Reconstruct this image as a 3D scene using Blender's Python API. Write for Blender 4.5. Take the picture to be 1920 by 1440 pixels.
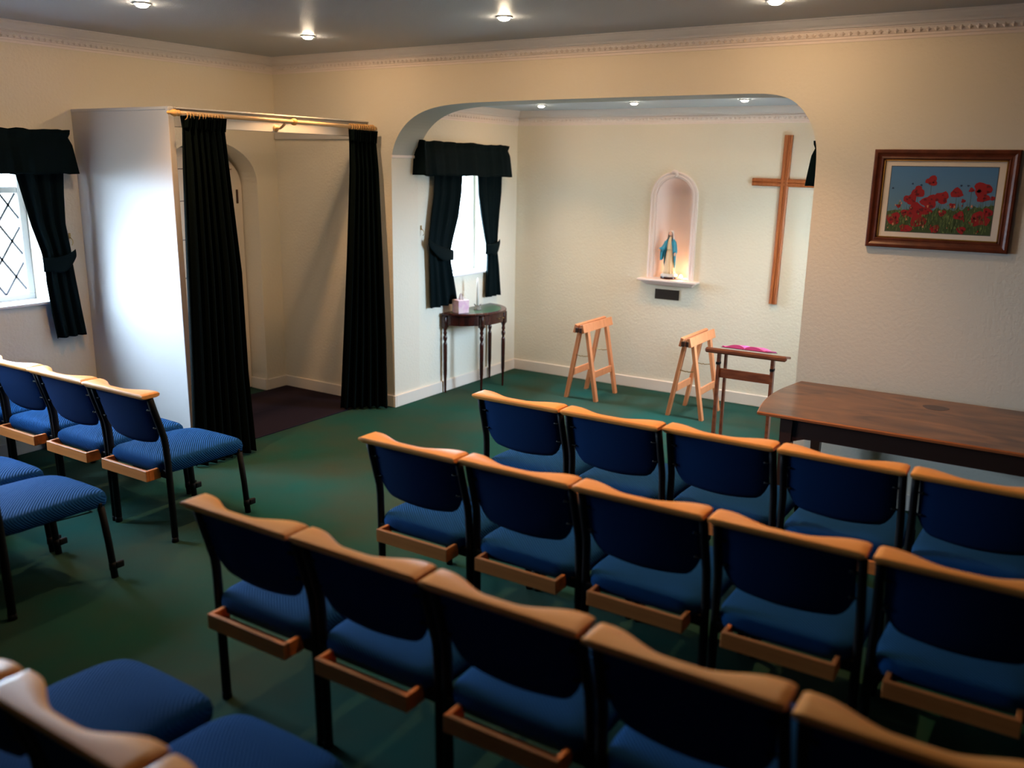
import bpy, bmesh, math, random
from mathutils import Vector, Matrix
C = bpy.context.scene
COL = C.collection
PI = math.pi
for o in list(bpy.data.objects):
    bpy.data.objects.remove(o)

# ------------------------------------------------------------------ camera
camd = bpy.data.cameras.new('camera')
cam = bpy.data.objects.new('camera', camd)
COL.objects.link(cam)
camd.sensor_width = 36.0
camd.lens = 36.0 * 1663.3 / 1920.0
camd.clip_start = 0.05
_r = Vector((0.8416656606879517, 0.5397588358992218, 0.016103250834248253))
_u = Vector((-0.14198042182148807 * -1, 0.19242670972216763, 0.9709858501568871))
_f = Vector((-0.5209994965814325, 0.8195317934370927, -0.23859414097516377))
_u = _r.cross(_f).normalized()
cam.matrix_world = Matrix(((_r.x, _u.x, -_f.x, 0.0),
                           (_r.y, _u.y, -_f.y, 0.0),
                           (_r.z, _u.z, -_f.z, 2.05),
                           (0, 0, 0, 1)))
camd.dof.use_dof = True
camd.dof.focus_distance = 5.8
camd.dof.aperture_fstop = 1.25
C.camera = cam

# ------------------------------------------------------------------ view / world / portals
C.view_settings.view_transform = 'Standard'
C.view_settings.look = 'None'
C.view_settings.gamma = 1.0
C.view_settings.use_curve_mapping = False
C.view_settings.exposure = 0.2
C.cycles.use_denoising = True
C.cycles.max_bounces = 8
C.cycles.diffuse_bounces = 5
C.cycles.sample_clamp_indirect = 6.0
C.cycles.caustics_reflective = False
C.cycles.caustics_refractive = False
SKY = 66.0
w = bpy.data.worlds.new('world')
C.world = w
w.use_nodes = True
bg = w.node_tree.nodes['Background']
# overcast sky: bright above, dimmer ground below the horizon
_wt = w.node_tree
_tc = _wt.nodes.new('ShaderNodeTexCoord'); _sp = _wt.nodes.new('ShaderNodeSeparateXYZ'); _cr = _wt.nodes.new('ShaderNodeValToRGB'); _mr = _wt.nodes.new('ShaderNodeMapRange')
_mr.inputs['From Min'].default_value = -0.3; _mr.inputs['From Max'].default_value = 0.5
_cr.color_ramp.elements[0].color = (0.07, 0.08, 0.08, 1); _cr.color_ramp.elements[0].position = 0.22
_cr.color_ramp.elements[1].color = (0.58, 0.78, 1.0, 1); _cr.color_ramp.elements[1].position = 0.40
_wt.links.new(_tc.outputs['Generated'], _sp.inputs[0]); _wt.links.new(_sp.outputs['Z'], _mr.inputs['Value'])
_wt.links.new(_mr.outputs[0], _cr.inputs['Fac']); _wt.links.new(_cr.outputs['Color'], bg.inputs[0])
bg.inputs[1].default_value = SKY

def portal(name, loc, direction, sx, sy):
    d = bpy.data.lights.new(name, 'AREA')
    d.shape = 'RECTANGLE'
    d.size = sx
    d.size_y = sy
    d.cycles.is_portal = True
    o = bpy.data.objects.new(name, d)
    COL.objects.link(o)
    o.location = loc
    o.rotation_euler = Vector(direction).to_track_quat('-Z', 'Y').to_euler()
    return o

# room key figures (metres)
XL, XR = -6.17, 2.05          # left / right wall
YA, YA2 = 5.73, 6.07          # arch wall front and back faces
YB, YR = 7.64, -2.6           # alcove back wall / wall behind the chairs
AX0, AX1 = -4.84, -1.457      # alcove width
ZC, ZA = 2.925, 2.568           # ceilings
LW = (1.75, 3.53, 1.055, 2.08)     # left window y0,y1,z0,z1
AW = (6.42, 7.12, 1.065, 2.08)     # alcove windows
portal('window_portal', (XL - 0.27, (LW[0] + LW[1]) / 2, (LW[2] + LW[3]) / 2), (1, 0, 0), 1.78, 1.03)
portal('window_portal', (AX0 - 0.25, (AW[0] + AW[1]) / 2, (AW[2] + AW[3]) / 2), (1, 0, 0), 0.70, 1.02)
portal('window_portal', (AX1 + 0.25, (AW[0] + AW[1]) / 2, (AW[2] + AW[3]) / 2), (-1, 0, 0), 0.70, 1.02)

MAIN_W, ALC_W = 7.0, 4.0      # downlight power
WARM = (1.0, 0.51, 0.19)
MAIN_LIGHTS = [(-4.755, 3.45), (-4.853, 4.855), (-3.143, 4.786), (-1.557, 4.985), (-3.12, 3.42), (-1.52, 3.45)]
ALC_LIGHTS = [(-4.145, 6.92), (-3.243, 6.88), (-2.315, 6.85)]

# ------------------------------------------------------------------ materials
def mat(name, col, rough=0.6, metal=0.0, spec=0.5, emit=None, estr=0.0):
    m = bpy.data.materials.new(name)
    m.use_nodes = True
    b = m.node_tree.nodes['Principled BSDF']
    b.inputs['Base Color'].default_value = (*col, 1)
    b.inputs['Roughness'].default_value = rough
    b.inputs['Metallic'].default_value = metal
    b.inputs['Specular IOR Level'].default_value = spec
    if emit:
        b.inputs['Emission Color'].default_value = (*emit, 1)
        b.inputs['Emission Strength'].default_value = estr
    return m

def nodes(m):
    nt = m.node_tree
    return nt, nt.nodes, nt.links, nt.nodes['Principled BSDF']

def add_noise(m, c1, c2, scale=(1, 1, 1), nscale=5.0, detail=4.0, lo=0.35, hi=0.65, distort=0.0, space='Object'):
    nt, N, L, b = nodes(m)
    tc = N.new('ShaderNodeTexCoord')
    mp = N.new('ShaderNodeMapping')
    mp.inputs['Scale'].default_value = scale
    nz = N.new('ShaderNodeTexNoise')
    nz.inputs['Scale'].default_value = nscale
    nz.inputs['Detail'].default_value = detail
    nz.inputs['Distortion'].default_value = distort
    cr = N.new('ShaderNodeValToRGB')
    cr.color_ramp.elements[0].position = lo
    cr.color_ramp.elements[0].color = (*c1, 1)
    cr.color_ramp.elements[1].position = hi
    cr.color_ramp.elements[1].color = (*c2, 1)
    L.new(tc.outputs[space], mp.inputs['Vector'])
    L.new(mp.outputs['Vector'], nz.inputs['Vector'])
    L.new(nz.outputs['Fac'], cr.inputs['Fac'])
    L.new(cr.outputs['Color'], b.inputs['Base Color'])
    return m

def add_bump(m, nscale, strength, dist=0.004, detail=3.0, kind='noise', scale=(1, 1, 1)):
    nt, N, L, b = nodes(m)
    tc = N.new('ShaderNodeTexCoord')
    mp = N.new('ShaderNodeMapping')
    mp.inputs['Scale'].default_value = scale
    if kind == 'noise':
        t = N.new('ShaderNodeTexNoise')
        t.inputs['Detail'].default_value = detail
        out = t.outputs['Fac']
    elif kind == 'voronoi':
        t = N.new('ShaderNodeTexVoronoi')
        out = t.outputs['Distance']
    else:
        t = N.new('ShaderNodeTexWave')
        t.bands_direction = 'DIAGONAL'
        t.inputs['Distortion'].default_value = 0.6
        out = t.outputs['Fac']
    t.inputs['Scale'].default_value = nscale
    bp = N.new('ShaderNodeBump')
    bp.inputs['Strength'].default_value = strength
    bp.inputs['Distance'].default_value = dist
    L.new(tc.outputs['Object'], mp.inputs['Vector'])
    L.new(mp.outputs['Vector'], t.inputs['Vector'])
    L.new(out, bp.inputs['Height'])
    L.new(bp.outputs['Normal'], b.inputs['Normal'])
    return m

M = {}
M['wall'] = add_bump(mat('wall_plaster', (0.80, 0.75, 0.635), 0.75, spec=0.25), 48, 0.55, 0.005, 2.5)
M['wall_dark'] = mat('unseen_wall_dark', (0.10, 0.07, 0.05), 0.7)  # unseen right and rear walls, coloured dark to cut bounced fill light
M['alcove_wall'] = add_bump(mat('alcove_plaster', (0.81, 0.785, 0.67), 0.75, spec=0.25), 48, 0.55, 0.005, 2.5)
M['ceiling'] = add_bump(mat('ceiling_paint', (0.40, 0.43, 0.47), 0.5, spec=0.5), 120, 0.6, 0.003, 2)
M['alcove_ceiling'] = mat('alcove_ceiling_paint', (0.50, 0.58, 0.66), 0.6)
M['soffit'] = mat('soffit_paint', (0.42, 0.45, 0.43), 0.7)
M['cornice'] = mat('cornice_paint', (0.88, 0.80, 0.76), 0.6)
M['trim'] = mat('trim_paint', (0.84, 0.78, 0.70), 0.4)
M['panel'] = mat('panel_paint', (0.60, 0.585, 0.57), 0.45)
M['carpet'] = add_noise(mat('carpet_green', (0.02, 0.07, 0.05), 0.95, spec=0.1), (0.010, 0.072, 0.057), (0.038, 0.056, 0.034), (1, 1, 1), 1.6, 6, 0.35, 0.7)
add_bump(M['carpet'], 260, 0.6, 0.004, 2)
M['mat'] = add_bump(mat('entrance_mat', (0.018, 0.012, 0.02), 0.95, spec=0.1), 200, 0.5, 0.003)
M['beech'] = add_noise(mat('beech', (0.8, 0.4, 0.16), 0.42, spec=0.5), (0.90, 0.35, 0.070), (0.95, 0.42, 0.10), (1.2, 18, 18), 3.0, 4, 0.3, 0.7)
M['beech_dark'] = add_noise(mat('beech_box', (0.6, 0.26, 0.1), 0.45), (0.72, 0.22, 0.05), (0.80, 0.27, 0.065), (1.2, 18, 18), 3.0, 4, 0.3, 0.7)
M['trestle'] = add_noise(mat('trestle_wood', (0.8, 0.4, 0.2), 0.5), (0.55, 0.19, 0.070), (0.66, 0.245, 0.095), (8, 8, 1.2), 4.0, 4, 0.3, 0.7)
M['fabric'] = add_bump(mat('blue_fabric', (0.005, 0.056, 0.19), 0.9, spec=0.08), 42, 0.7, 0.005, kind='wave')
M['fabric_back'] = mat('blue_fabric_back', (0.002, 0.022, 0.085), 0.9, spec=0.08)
M['black'] = mat('black_metal', (0.004, 0.004, 0.005), 0.6, spec=0.2)
M['plastic'] = mat('black_plastic', (0.005, 0.005, 0.006), 0.6, spec=0.2)
M['steel'] = mat('steel', (0.5, 0.5, 0.5), 0.3, 1.0)
M['brass'] = mat('brass', (0.45, 0.33, 0.14), 0.35, 1.0)
M['curtain'] = add_bump(mat('green_velvet', (0.0007, 0.0032, 0.0030), 0.85, spec=0.07), 90, 0.3, 0.003)
M['curtain_window'] = add_bump(mat('green_curtain', (0.0007, 0.0055, 0.0068), 0.8, spec=0.08), 90, 0.3, 0.003)
M['pine'] = add_noise(mat('pine_pole', (0.75, 0.52, 0.28), 0.4), (0.62, 0.40, 0.20), (0.70, 0.48, 0.27), (10, 1, 10), 4.0)
M['ring'] = mat('ring_wood', (0.68, 0.38, 0.13), 0.4)
M['mahog'] = add_noise(mat('mahogany', (0.08, 0.015, 0.01), 0.25), (0.018, 0.004, 0.003), (0.050, 0.009, 0.006), (3, 3, 1), 6.0)
M['leather'] = mat('green_leather', (0.02, 0.055, 0.02), 0.3)
M['cross'] = add_noise(mat('cross_wood', (0.4, 0.13, 0.04), 0.4), (0.24, 0.060, 0.013), (0.33, 0.090, 0.022), (14, 14, 1), 4.0)
M['walnut'] = add_noise(mat('table_wood', (0.25, 0.09, 0.04), 0.28), (0.055, 0.016, 0.007), (0.27, 0.115, 0.04), (1.1, 3.2, 1), 2.2, 8, 0.3, 0.72, 1.2)
M['walnut_edge'] = mat('table_edge', (0.42, 0.12, 0.035), 0.3)
M['dark_wood'] = mat('dark_wood', (0.05, 0.018, 0.009), 0.4)
M['stain'] = mat('ink_stain', (0.05, 0.018, 0.01), 0.35)
M['lectern'] = add_noise(mat('lectern_wood', (0.2, 0.06, 0.03), 0.4), (0.15, 0.04, 0.018), (0.26, 0.085, 0.035), (2, 9, 9), 4.0)
M['frame'] = add_noise(mat('frame_wood', (0.16, 0.04, 0.015), 0.35), (0.085, 0.018, 0.006), (0.14, 0.032, 0.011), (6, 6, 6), 3.0)
M['gold'] = mat('gilt', (0.85, 0.48, 0.12), 0.3, 0.9)
M['card'] = mat('mount_card', (0.80, 0.70, 0.58), 0.8)
M['plaque'] = mat('plaque', (0.022, 0.014, 0.010), 0.4)
M['plaster'] = mat('niche_plaster', (0.86, 0.76, 0.74), 0.5)
M['upvc'] = mat('window_white', (0.85, 0.86, 0.88), 0.35)
M['lead'] = mat('lead', (0.12, 0.12, 0.13), 0.5)
M['door'] = mat('door_paint', (0.80, 0.72, 0.62), 0.4)
M['pink'] = mat('pink_cover', (0.80, 0.08, 0.35), 0.6)
M['pages'] = mat('pages', (0.75, 0.62, 0.60), 0.8)
M['tissue'] = mat('tissue_paper', (0.85, 0.83, 0.86), 0.8)
M['tissuebox'] = add_noise(mat('tissue_box_card', (0.7, 0.5, 0.6), 0.6), (0.70, 0.42, 0.60), (0.80, 0.66, 0.66), (1, 1, 1), 18.0)
M['wax'] = mat('candle_wax', (0.88, 0.85, 0.78), 0.4)
M['robe'] = mat('robe_cream', (0.78, 0.62, 0.40), 0.45)
M['mantle'] = mat('mantle_blue', (0.02, 0.26, 0.42), 0.4)
M['skin'] = mat('painted_skin', (0.75, 0.46, 0.34), 0.5)
M['veil'] = mat('veil_white', (0.75, 0.72, 0.70), 0.5)
M['hair'] = mat('painted_hair', (0.10, 0.04, 0.02), 0.5)
M['cloud'] = mat('cloud_paint', (0.62, 0.66, 0.68), 0.5)
M['gloss_black'] = mat('gloss_base', (0.03, 0.008, 0.008), 0.15)
M['bulb'] = mat('bulb_glow', (1, 1, 1), 0.5, emit=(1.0, 0.80, 0.55), estr=260.0)
M['bulb_alcove'] = mat('bulb_glow_small', (1, 1, 1), 0.5, emit=(1.0, 0.82, 0.60), estr=120.0)
M['tealight'] = mat('tealight_glow', (1, 1, 1), 0.5, emit=(1.0, 0.62, 0.28), estr=25.0)
M['ring_white'] = mat('lamp_ring', (0.75, 0.72, 0.70), 0.35)
gl = bpy.data.materials.new('clear_glass'); gl.use_nodes = True
_nt = gl.node_tree
for n in list(_nt.nodes): _nt.nodes.remove(n)
_o = _nt.nodes.new('ShaderNodeOutputMaterial'); _t = _nt.nodes.new('ShaderNodeBsdfTransparent'); _g = _nt.nodes.new('ShaderNodeBsdfGlossy'); _m = _nt.nodes.new('ShaderNodeMixShader')
_g.inputs['Roughness'].default_value = 0.05
_m.inputs[0].default_value = 0.06
_nt.links.new(_t.outputs[0], _m.inputs[1]); _nt.links.new(_g.outputs[0], _m.inputs[2]); _nt.links.new(_m.outputs[0], _o.inputs[0])
M['glass'] = gl
M['crystal'] = mat('crystal', (0.9, 0.9, 0.85), 0.08)
M['crystal'].node_tree.nodes['Principled BSDF'].inputs['Transmission Weight'].default_value = 0.8

# ------------------------------------------------------------------ helpers
def tag(o, label=None, cat=None, group=None, kind=None):
    if label: o['label'] = label
    if cat: o['category'] = cat
    if group: o['group'] = group
    if kind: o['kind'] = kind
    return o

def obj(name, bm, mats, parent=None, smooth=False, loc=None):
    me = bpy.data.meshes.new(name)
    bmesh.ops.recalc_face_normals(bm, faces=bm.faces)
    bm.to_mesh(me)
    bm.free()
    if not isinstance(mats, (list, tuple)): mats = [mats]
    for m in mats: me.materials.append(m)
    if smooth:
        me.polygons.foreach_set('use_smooth', [True] * len(me.polygons))
    o = bpy.data.objects.new(name, me)
    COL.objects.link(o)
    if parent: o.parent = parent
    if loc: o.location = loc
    return o

def struct(name, bm, mats, smooth=False, parent=None):
    o = obj(name, bm, mats, parent, smooth)
    if parent is None: o['kind'] = 'structure'
    return o

def empty(name, loc, rz=0.0, label=None, cat=None, group=None):
    o = bpy.data.objects.new(name, None)
    o.empty_display_size = 0.1
    COL.objects.link(o)
    o.location = loc
    o.rotation_euler = (0, 0, rz)
    return tag(o, label, cat, group)

def nb(): return bmesh.new()

def sharp(o, angle=35):
    me = o.data
    me.polygons.foreach_set('use_smooth', [True] * len(me.polygons))
    bm = bmesh.new(); bm.from_mesh(me)
    for e in bm.edges:
        if len(e.link_faces) == 2 and e.calc_face_angle(0) > math.radians(angle): e.smooth = False
    bm.to_mesh(me); bm.free()
    return o

def box(bm, x0, x1, y0, y1, z0, z1, bevel=0.0, seg=2, mi=0, mx=None):
    vs = [bm.verts.new((x, y, z)) for x in (x0, x1) for y in (y0, y1) for z in (z0, z1)]
    fs = [bm.faces.new([vs[i] for i in q]) for q in ((0, 1, 3, 2), (4, 6, 7, 5), (0, 4, 5, 1), (2, 3, 7, 6), (0, 2, 6, 4), (1, 5, 7, 3))]
    for f in fs: f.material_index = mi
    if bevel > 0:
        es = list({e for f in fs for e in f.edges})
        r = bmesh.ops.bevel(bm, geom=es, offset=bevel, segments=seg, profile=0.5, affect='EDGES')
        for f in r['faces']: f.material_index = mi
        vs = list({v for f in r['faces'] for v in f.verts} | {v for v in vs if v.is_valid})
    if mx is not None:
        bmesh.ops.transform(bm, matrix=mx, verts=[v for v in vs if v.is_valid])
    return vs

def beam(bm, a, b, w, t, up=(0, 0, 1), bevel=0.0, mi=0):
    """box from a to b, width w (sideways) and thickness t (along up)"""
    a = Vector(a); b = Vector(b)
    d = b - a
    L = d.length
    z = d.normalized()
    x = Vector(up).cross(z)
    if x.length < 1e-4: x = Vector((1, 0, 0))
    x.normalize()
    y = z.cross(x)
    mx = Matrix(((x.x, y.x, z.x, a.x), (x.y, y.y, z.y, a.y), (x.z, y.z, z.z, a.z), (0, 0, 0, 1)))
    return box(bm, -w / 2, w / 2, -t / 2, t / 2, 0, L, bevel, 1, mi, mx)

def tube(bm, pts, r, n=10, closed=False, mi=0, sy=1.0):
    pts = [Vector(p) for p in pts]
    rs = r if isinstance(r, (list, tuple)) else [r] * len(pts)
    rings = []
    prev = None
    for i, p in enumerate(pts):
        if closed:
            d = pts[(i + 1) % len(pts)] - pts[i - 1]
        else:
            d = pts[min(i + 1, len(pts) - 1)] - pts[max(i - 1, 0)]
        d.normalize()
        if prev is None:
            x = d.orthogonal().normalized()
            if abs(d.z) > 0.9: x = (Vector((1, 0, 0)) - d * d.x).normalized()
        else:
            x = (prev - d * prev.dot(d)).normalized()
        prev = x
        y = d.cross(x)
        rings.append([bm.verts.new(p + rs[i] * (math.cos(2 * PI * k / n) * x + sy * math.sin(2 * PI * k / n) * y)) for k in range(n)])
    m = len(rings)
    for i in range(m if closed else m - 1):
        A, B = rings[i], rings[(i + 1) % m]
        for k in range(n):
            f = bm.faces.new((A[k], A[(k + 1) % n], B[(k + 1) % n], B[k])); f.material_index = mi
    if not closed:
        for R_ in (rings[0], rings[-1]):
            f = bm.faces.new(R_); f.material_index = mi

def lathe(bm, prof, n=24, c=(0, 0, 0), mi=0, ax=1.0, ay=1.0):
    rings = []
    for r, z in prof:
        if r < 1e-5: rings.append([bm.verts.new((c[0], c[1], c[2] + z))])
        else: rings.append([bm.verts.new((c[0] + ax * r * math.cos(2 * PI * k / n), c[1] + ay * r * math.sin(2 * PI * k / n), c[2] + z)) for k in range(n)])
    for A, B in zip(rings, rings[1:]):
        for k in range(n):
            k2 = (k + 1) % n
            if len(A) == 1 and len(B) == 1: continue
            if len(A) == 1: f = bm.faces.new((A[0], B[k], B[k2]))
            elif len(B) == 1: f = bm.faces.new((A[k], A[k2], B[0]))
            else: f = bm.faces.new((A[k], A[k2], B[k2], B[k]))
            f.material_index = mi
    for R_ in (rings[0], rings[-1]):
        if len(R_) > 1:
            f = bm.faces.new(R_); f.material_index = mi

def prism(bm, poly, axis, a, b, mi=0):
    """extrude a 2-D polygon along axis from a to b (polygon in the other two coordinates, in x<y<z order)"""
    def P(q, t):
        if axis == 'x': return (t, q[0], q[1])
        if axis == 'y': return (q[0], t, q[1])
        return (q[0], q[1], t)
    A = [bm.verts.new(P(q, a)) for q in poly]
    B = [bm.verts.new(P(q, b)) for q in poly]
    n = len(poly)
    fs = [bm.faces.new(A), bm.faces.new(B)]
    for i in range(n):
        fs.append(bm.faces.new((A[i], A[(i + 1) % n], B[(i + 1) % n], B[i])))
    for f in fs: f.material_index = mi
    return fs

def wall_hole(bm, axis, a, b, u0, u1, z0, z1, hole):
    """slab with a rectangular hole; hole = (hu0,hu1,hz0,hz1)"""
    h = hole
    for r in ((u0, h[0], z0, z1), (h[1], u1, z0, z1), (h[0], h[1], z0, h[2]), (h[0], h[1], h[3], z1)):
        prism(bm, [(r[0], r[2]), (r[1], r[2]), (r[1], r[3]), (r[0], r[3])], axis, a, b)

def grid(bm, rows, closed_u=False, mi=0):
    V = [[bm.verts.new(p) for p in r] for r in rows]
    for A, B in zip(V, V[1:]):
        n = len(A)
        for k in range(n if closed_u else n - 1):
            f = bm.faces.new((A[k], A[(k + 1) % n], B[(k + 1) % n], B[k])); f.material_index = mi
    return V

# ------------------------------------------------------------------ shell
T = 0.28
bm = nb(); prism(bm, [(XL - T, YR - T), (XR + T, YR - T), (XR + T, YA2), (AX1 + 0.26, YA2), (AX1 + 0.26, YB + T), (AX0 - 0.26, YB + T), (AX0 - 0.26, YA2), (XL - T, YA2)], 'z', -0.1, 0.0)
struct('floor', bm, M['carpet'])
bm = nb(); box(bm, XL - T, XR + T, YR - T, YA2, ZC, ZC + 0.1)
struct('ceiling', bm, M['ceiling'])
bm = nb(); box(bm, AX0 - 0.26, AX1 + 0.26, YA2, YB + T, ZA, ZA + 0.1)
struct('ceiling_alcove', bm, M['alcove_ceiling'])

# left wall: window slab, then the slab with the arched door recess
bm = nb()
wall_hole(bm, 'x', XL - T, XL, YR - T, 4.2, 0, ZC, LW)
dc, da, dsp, db = 5.0, 0.497, 1.87, 0.345      # door arch centre, half width, spring, rise
arc = [(dc + da * math.cos(t), dsp + db * math.sin(t)) for t in [PI * k / 24 for k in range(25)]]
poly = [(4.2, 0), (dc - da, 0)] + list(reversed(arc)) + [(dc + da, 0), (YA2, 0), (YA2, ZC), (4.2, ZC)]
prism(bm, poly, 'x', XL - T, XL)
box(bm, XL - T - 0.05, XL - T, 4.3, 5.7, 0, ZC)
struct('wall_left', bm, M['wall'])

# arch wall
arch = [(AX0, 0), (AX0, 2.05), (AX0 + 0.006, 2.13), (AX0 + 0.048, 2.241), (AX0 + 0.135, 2.35), (AX0 + 0.26, 2.431), (AX0 + 0.42, 2.48), (AX0 + 0.62, 2.503), (AX0 + 0.87, 2.512),
        (-3.2, 2.516), (-2.3, 2.517), (-1.85, 2.516), (-1.74, 2.506), (-1.657, 2.482), (-1.60, 2.445), (-1.552, 2.395), (-1.515, 2.34), (-1.488, 2.28), (-1.466, 2.20), (-1.459, 2.12), (AX1, 2.02), (AX1, 0)]
def smooth_poly(p, it=2):
    for _ in range(it):
        q = [p[0]]
        for a, b in zip(p, p[1:]):
            q += [(a[0] * .75 + b[0] * .25, a[1] * .75 + b[1] * .25), (a[0] * .25 + b[0] * .75, a[1] * .25 + b[1] * .75)]
        q.append(p[-1]); p = q
    return p
arch_s = [arch[0]] + smooth_poly(arch[1:-1], 2) + [arch[-1]]
bm = nb()
fs = prism(bm, [(XL - T, 0)] + arch_s + [(XR + T, 0), (XR + T, ZC), (XL - T, ZC)], 'y', YA, YA2)
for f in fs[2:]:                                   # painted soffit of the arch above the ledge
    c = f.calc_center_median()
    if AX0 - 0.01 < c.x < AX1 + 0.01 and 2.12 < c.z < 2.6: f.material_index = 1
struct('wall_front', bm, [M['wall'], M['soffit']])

bm = nb(); wall_hole(bm, 'x', AX0 - 0.26, AX0, YA2, YB + T, 0, ZA, AW)
struct('wall_alcove_left', bm, M['alcove_wall'])
bm = nb(); wall_hole(bm, 'x', AX1, AX1 + 0.26, YA2, YB + T, 0, ZA, AW)
struct('wall_alcove_right', bm, M['alcove_wall'])

# alcove back wall with the arched niche cut through
NX, NZ0, NSP, NR = -3.158, 1.065, 1.80, 0.178
narc = [(NX + NR * math.cos(PI * k / 24), NSP + NR * math.sin(PI * k / 24)) for k in range(25)]
bm = nb()
prism(bm, [(AX0, 0), (NX - NR, 0), (NX - NR, NSP)] + [(AX0, NSP)], 'y', YB, YB + 0.05)
prism(bm, [(NX + NR, 0), (AX1, 0), (AX1, NSP), (NX + NR, NSP)], 'y', YB, YB + 0.05)
prism(bm, [(NX - NR, 0), (NX + NR, 0), (NX + NR, NZ0), (NX - NR, NZ0)], 'y', YB, YB + 0.05)
prism(bm, [(AX0, NSP)] + list(reversed(narc)) + [(AX1, NSP), (AX1, ZA), (AX0, ZA)], 'y', YB, YB + 0.05)
box(bm, AX0, NX - NR - 0.02, YB + 0.05, YB + T, 0, ZA)
box(bm, NX + NR + 0.02, AX1, YB + 0.05, YB + T, 0, ZA)
box(bm, NX - NR - 0.02, NX + NR + 0.02, YB + 0.05, YB + T, 0, NZ0 - 0.02)
box(bm, NX - NR - 0.02, NX + NR + 0.02, YB + 0.05, YB + T, NSP + NR + 0.02, ZA)
box(bm, NX - NR - 0.03, NX + NR + 0.03, YB + 0.235, YB + T, NZ0 - 0.03, NSP + NR + 0.03)
struct('wall_back', bm, M['alcove_wall'])
bm = nb(); box(bm, XR, XR + T, YR - T, YA, 0, ZC)
struct('wall_right', bm, M['wall_dark'])
bm = nb(); box(bm, XL, XR, YR - T, YR, 0, ZC)
struct('wall_rear', bm, M['wall_dark'])

# ledge where the arch springs
bm = nb()
box(bm, AX0 - 0.005, AX0 + 0.016, YA - 0.006, YA2 + 0.01, 2.098, 2.122, 0.005)
struct('trim_1', bm, M['cornice'])

# skirting boards
BH, BT = 0.105, 0.018
def skirting(name, segs):
    bm = nb()
    for x0, x1, y0, y1 in segs:
        box(bm, x0, x1, y0, y1, 0, BH, 0.004, 1)
    return struct(name, bm, M['trim'])
skirting('baseboard_left', [(XL, XL + BT, YR, 3.83), (XL, XL + BT, 3.87, dc - da), (XL, XL + BT, dc + da, YA - BT), (XL - 0.2, XL, dc + da - BT, dc + da), (XL - 0.2, XL, dc - da, dc - da + BT)])
skirting('baseboard_front', [(XL, AX0 + BT, YA - BT, YA), (AX1 - BT, XR, YA - BT, YA)])
skirting('baseboard_alcove_left', [(AX0, AX0 + BT, YA, YB - BT)])
skirting('baseboard_alcove_right', [(AX1 - BT, AX1, YA, YB - BT)])
skirting('baseboard_back', [(AX0, AX1, YB - BT, YB)])
skirting('baseboard_right', [(XR - BT, XR, YR, YA - BT)])

# cornice (profile: distance from wall, drop below ceiling)
CP = [(0.0, -0.136), (0.008, -0.136), (0.010, -0.122), (0.018, -0.118), (0.020, -0.108), (0.028, -0.104), (0.036, -0.090), (0.038, -0.074), (0.030, -0.070), (0.030, -0.064),
      (0.046, -0.062), (0.048, -0.050), (0.056, -0.040), (0.064, -0.022), (0.066, -0.010), (0.074, -0.008), (0.074, 0.0), (0.0, 0.0)]
def cornice(name, p0, p1, nrm, zc, m0=1, m1=1, s=1.0):
    """p0->p1 along the wall, nrm into the room; m0/m1 mitre at the ends"""
    p0 = Vector((*p0, 0)); p1 = Vector((*p1, 0)); n = Vector((*nrm, 0)); d = (p1 - p0).normalized()
    bm = nb()
    A = [bm.verts.new(p0 + n * (q[0] * s) + d * (q[0] * s * m0) + Vector((0, 0, zc + q[1] * s))) for q in CP]
    B = [bm.verts.new(p1 + n * (q[0] * s) - d * (q[0] * s * m1) + Vector((0, 0, zc + q[1] * s))) for q in CP]
    k = len(CP)
    for i in range(k): bm.faces.new((A[i], A[(i + 1) % k], B[(i + 1) % k], B[i]))
    bm.faces.new(A); bm.faces.new(B)
    L = (p1 - p0).length
    step = 0.042
    t = 0.10
    while t < L - 0.1:                               # moulded leaf row
        c = p0 + d * t + n * (0.034 * s) + Vector((0, 0, zc - 0.092 * s))
        e1 = d * 0.016; e2 = n * (0.012); e3 = Vector((0, 0, -0.018))
        vs = [bm.verts.new(c + v) for v in (e1, -e1, e2 + e3 * 0.3, -e2 * 0.8, e3, -e3)]
        for a_, b_, c_ in ((0, 2, 4), (2, 1, 4), (1, 3, 4), (3, 0, 4), (2, 0, 5), (1, 2, 5), (3, 1, 5), (0, 3, 5)):
            bm.faces.new((vs[a_], vs[b_], vs[c_]))
        t += step
    return struct(name, bm, M['cornice'])
cornice('trim_2', (XL, YR), (XL, YA), (1, 0), ZC)
cornice('trim_3', (XL, YA), (XR, YA), (0, -1), ZC)
cornice('trim_4', (AX0, YA2), (AX0, YB), (1, 0), ZA, 0, 1, 1.0)
cornice('trim_5', (AX0, YB), (AX1, YB), (0, -1), ZA, 1, 1, 1.0)
cornice('trim_6', (AX1, YA2), (AX1, YB), (-1, 0), ZA, 0, 1, 1.0)

# lobby partition, header board and batten
t = empty('partition_panel', (XL, 3.83, 0), 0, 'tall white freestanding partition panel beside the doorway curtains', 'partition')
bm = nb(); box(bm, 0, 1.05, 0, 0.035, 0, 2.368); obj('board', bm, M['panel'], t)
bm = nb(); box(bm, 1.05, 1.075, -0.004, 0.042, 0, 2.39, 0.003, 1); obj('edge_strip', bm, M['panel'], t)
bm = nb(); box(bm, 0, 1.05, -0.004, 0.042, 2.368, 2.39, 0.003, 1); obj('top_strip', bm, M['panel'], t)
bm = nb(); box(bm, -5.125, -5.10, 3.872, YA, 2.262, 2.375, 0.003, 1)
box(bm, -5.14, -5.075, 3.872, YA, 2.375, 2.387, 0.003, 1)
tag(obj('header_board', bm, M['panel']), 'white header board behind the wooden curtain pole, spanning partition to wall', 'board')
bm = nb(); box(bm, XL + 0.01, -5.13, YA - 0.022, YA, 2.245, 2.30, 0.003, 1)
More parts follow.
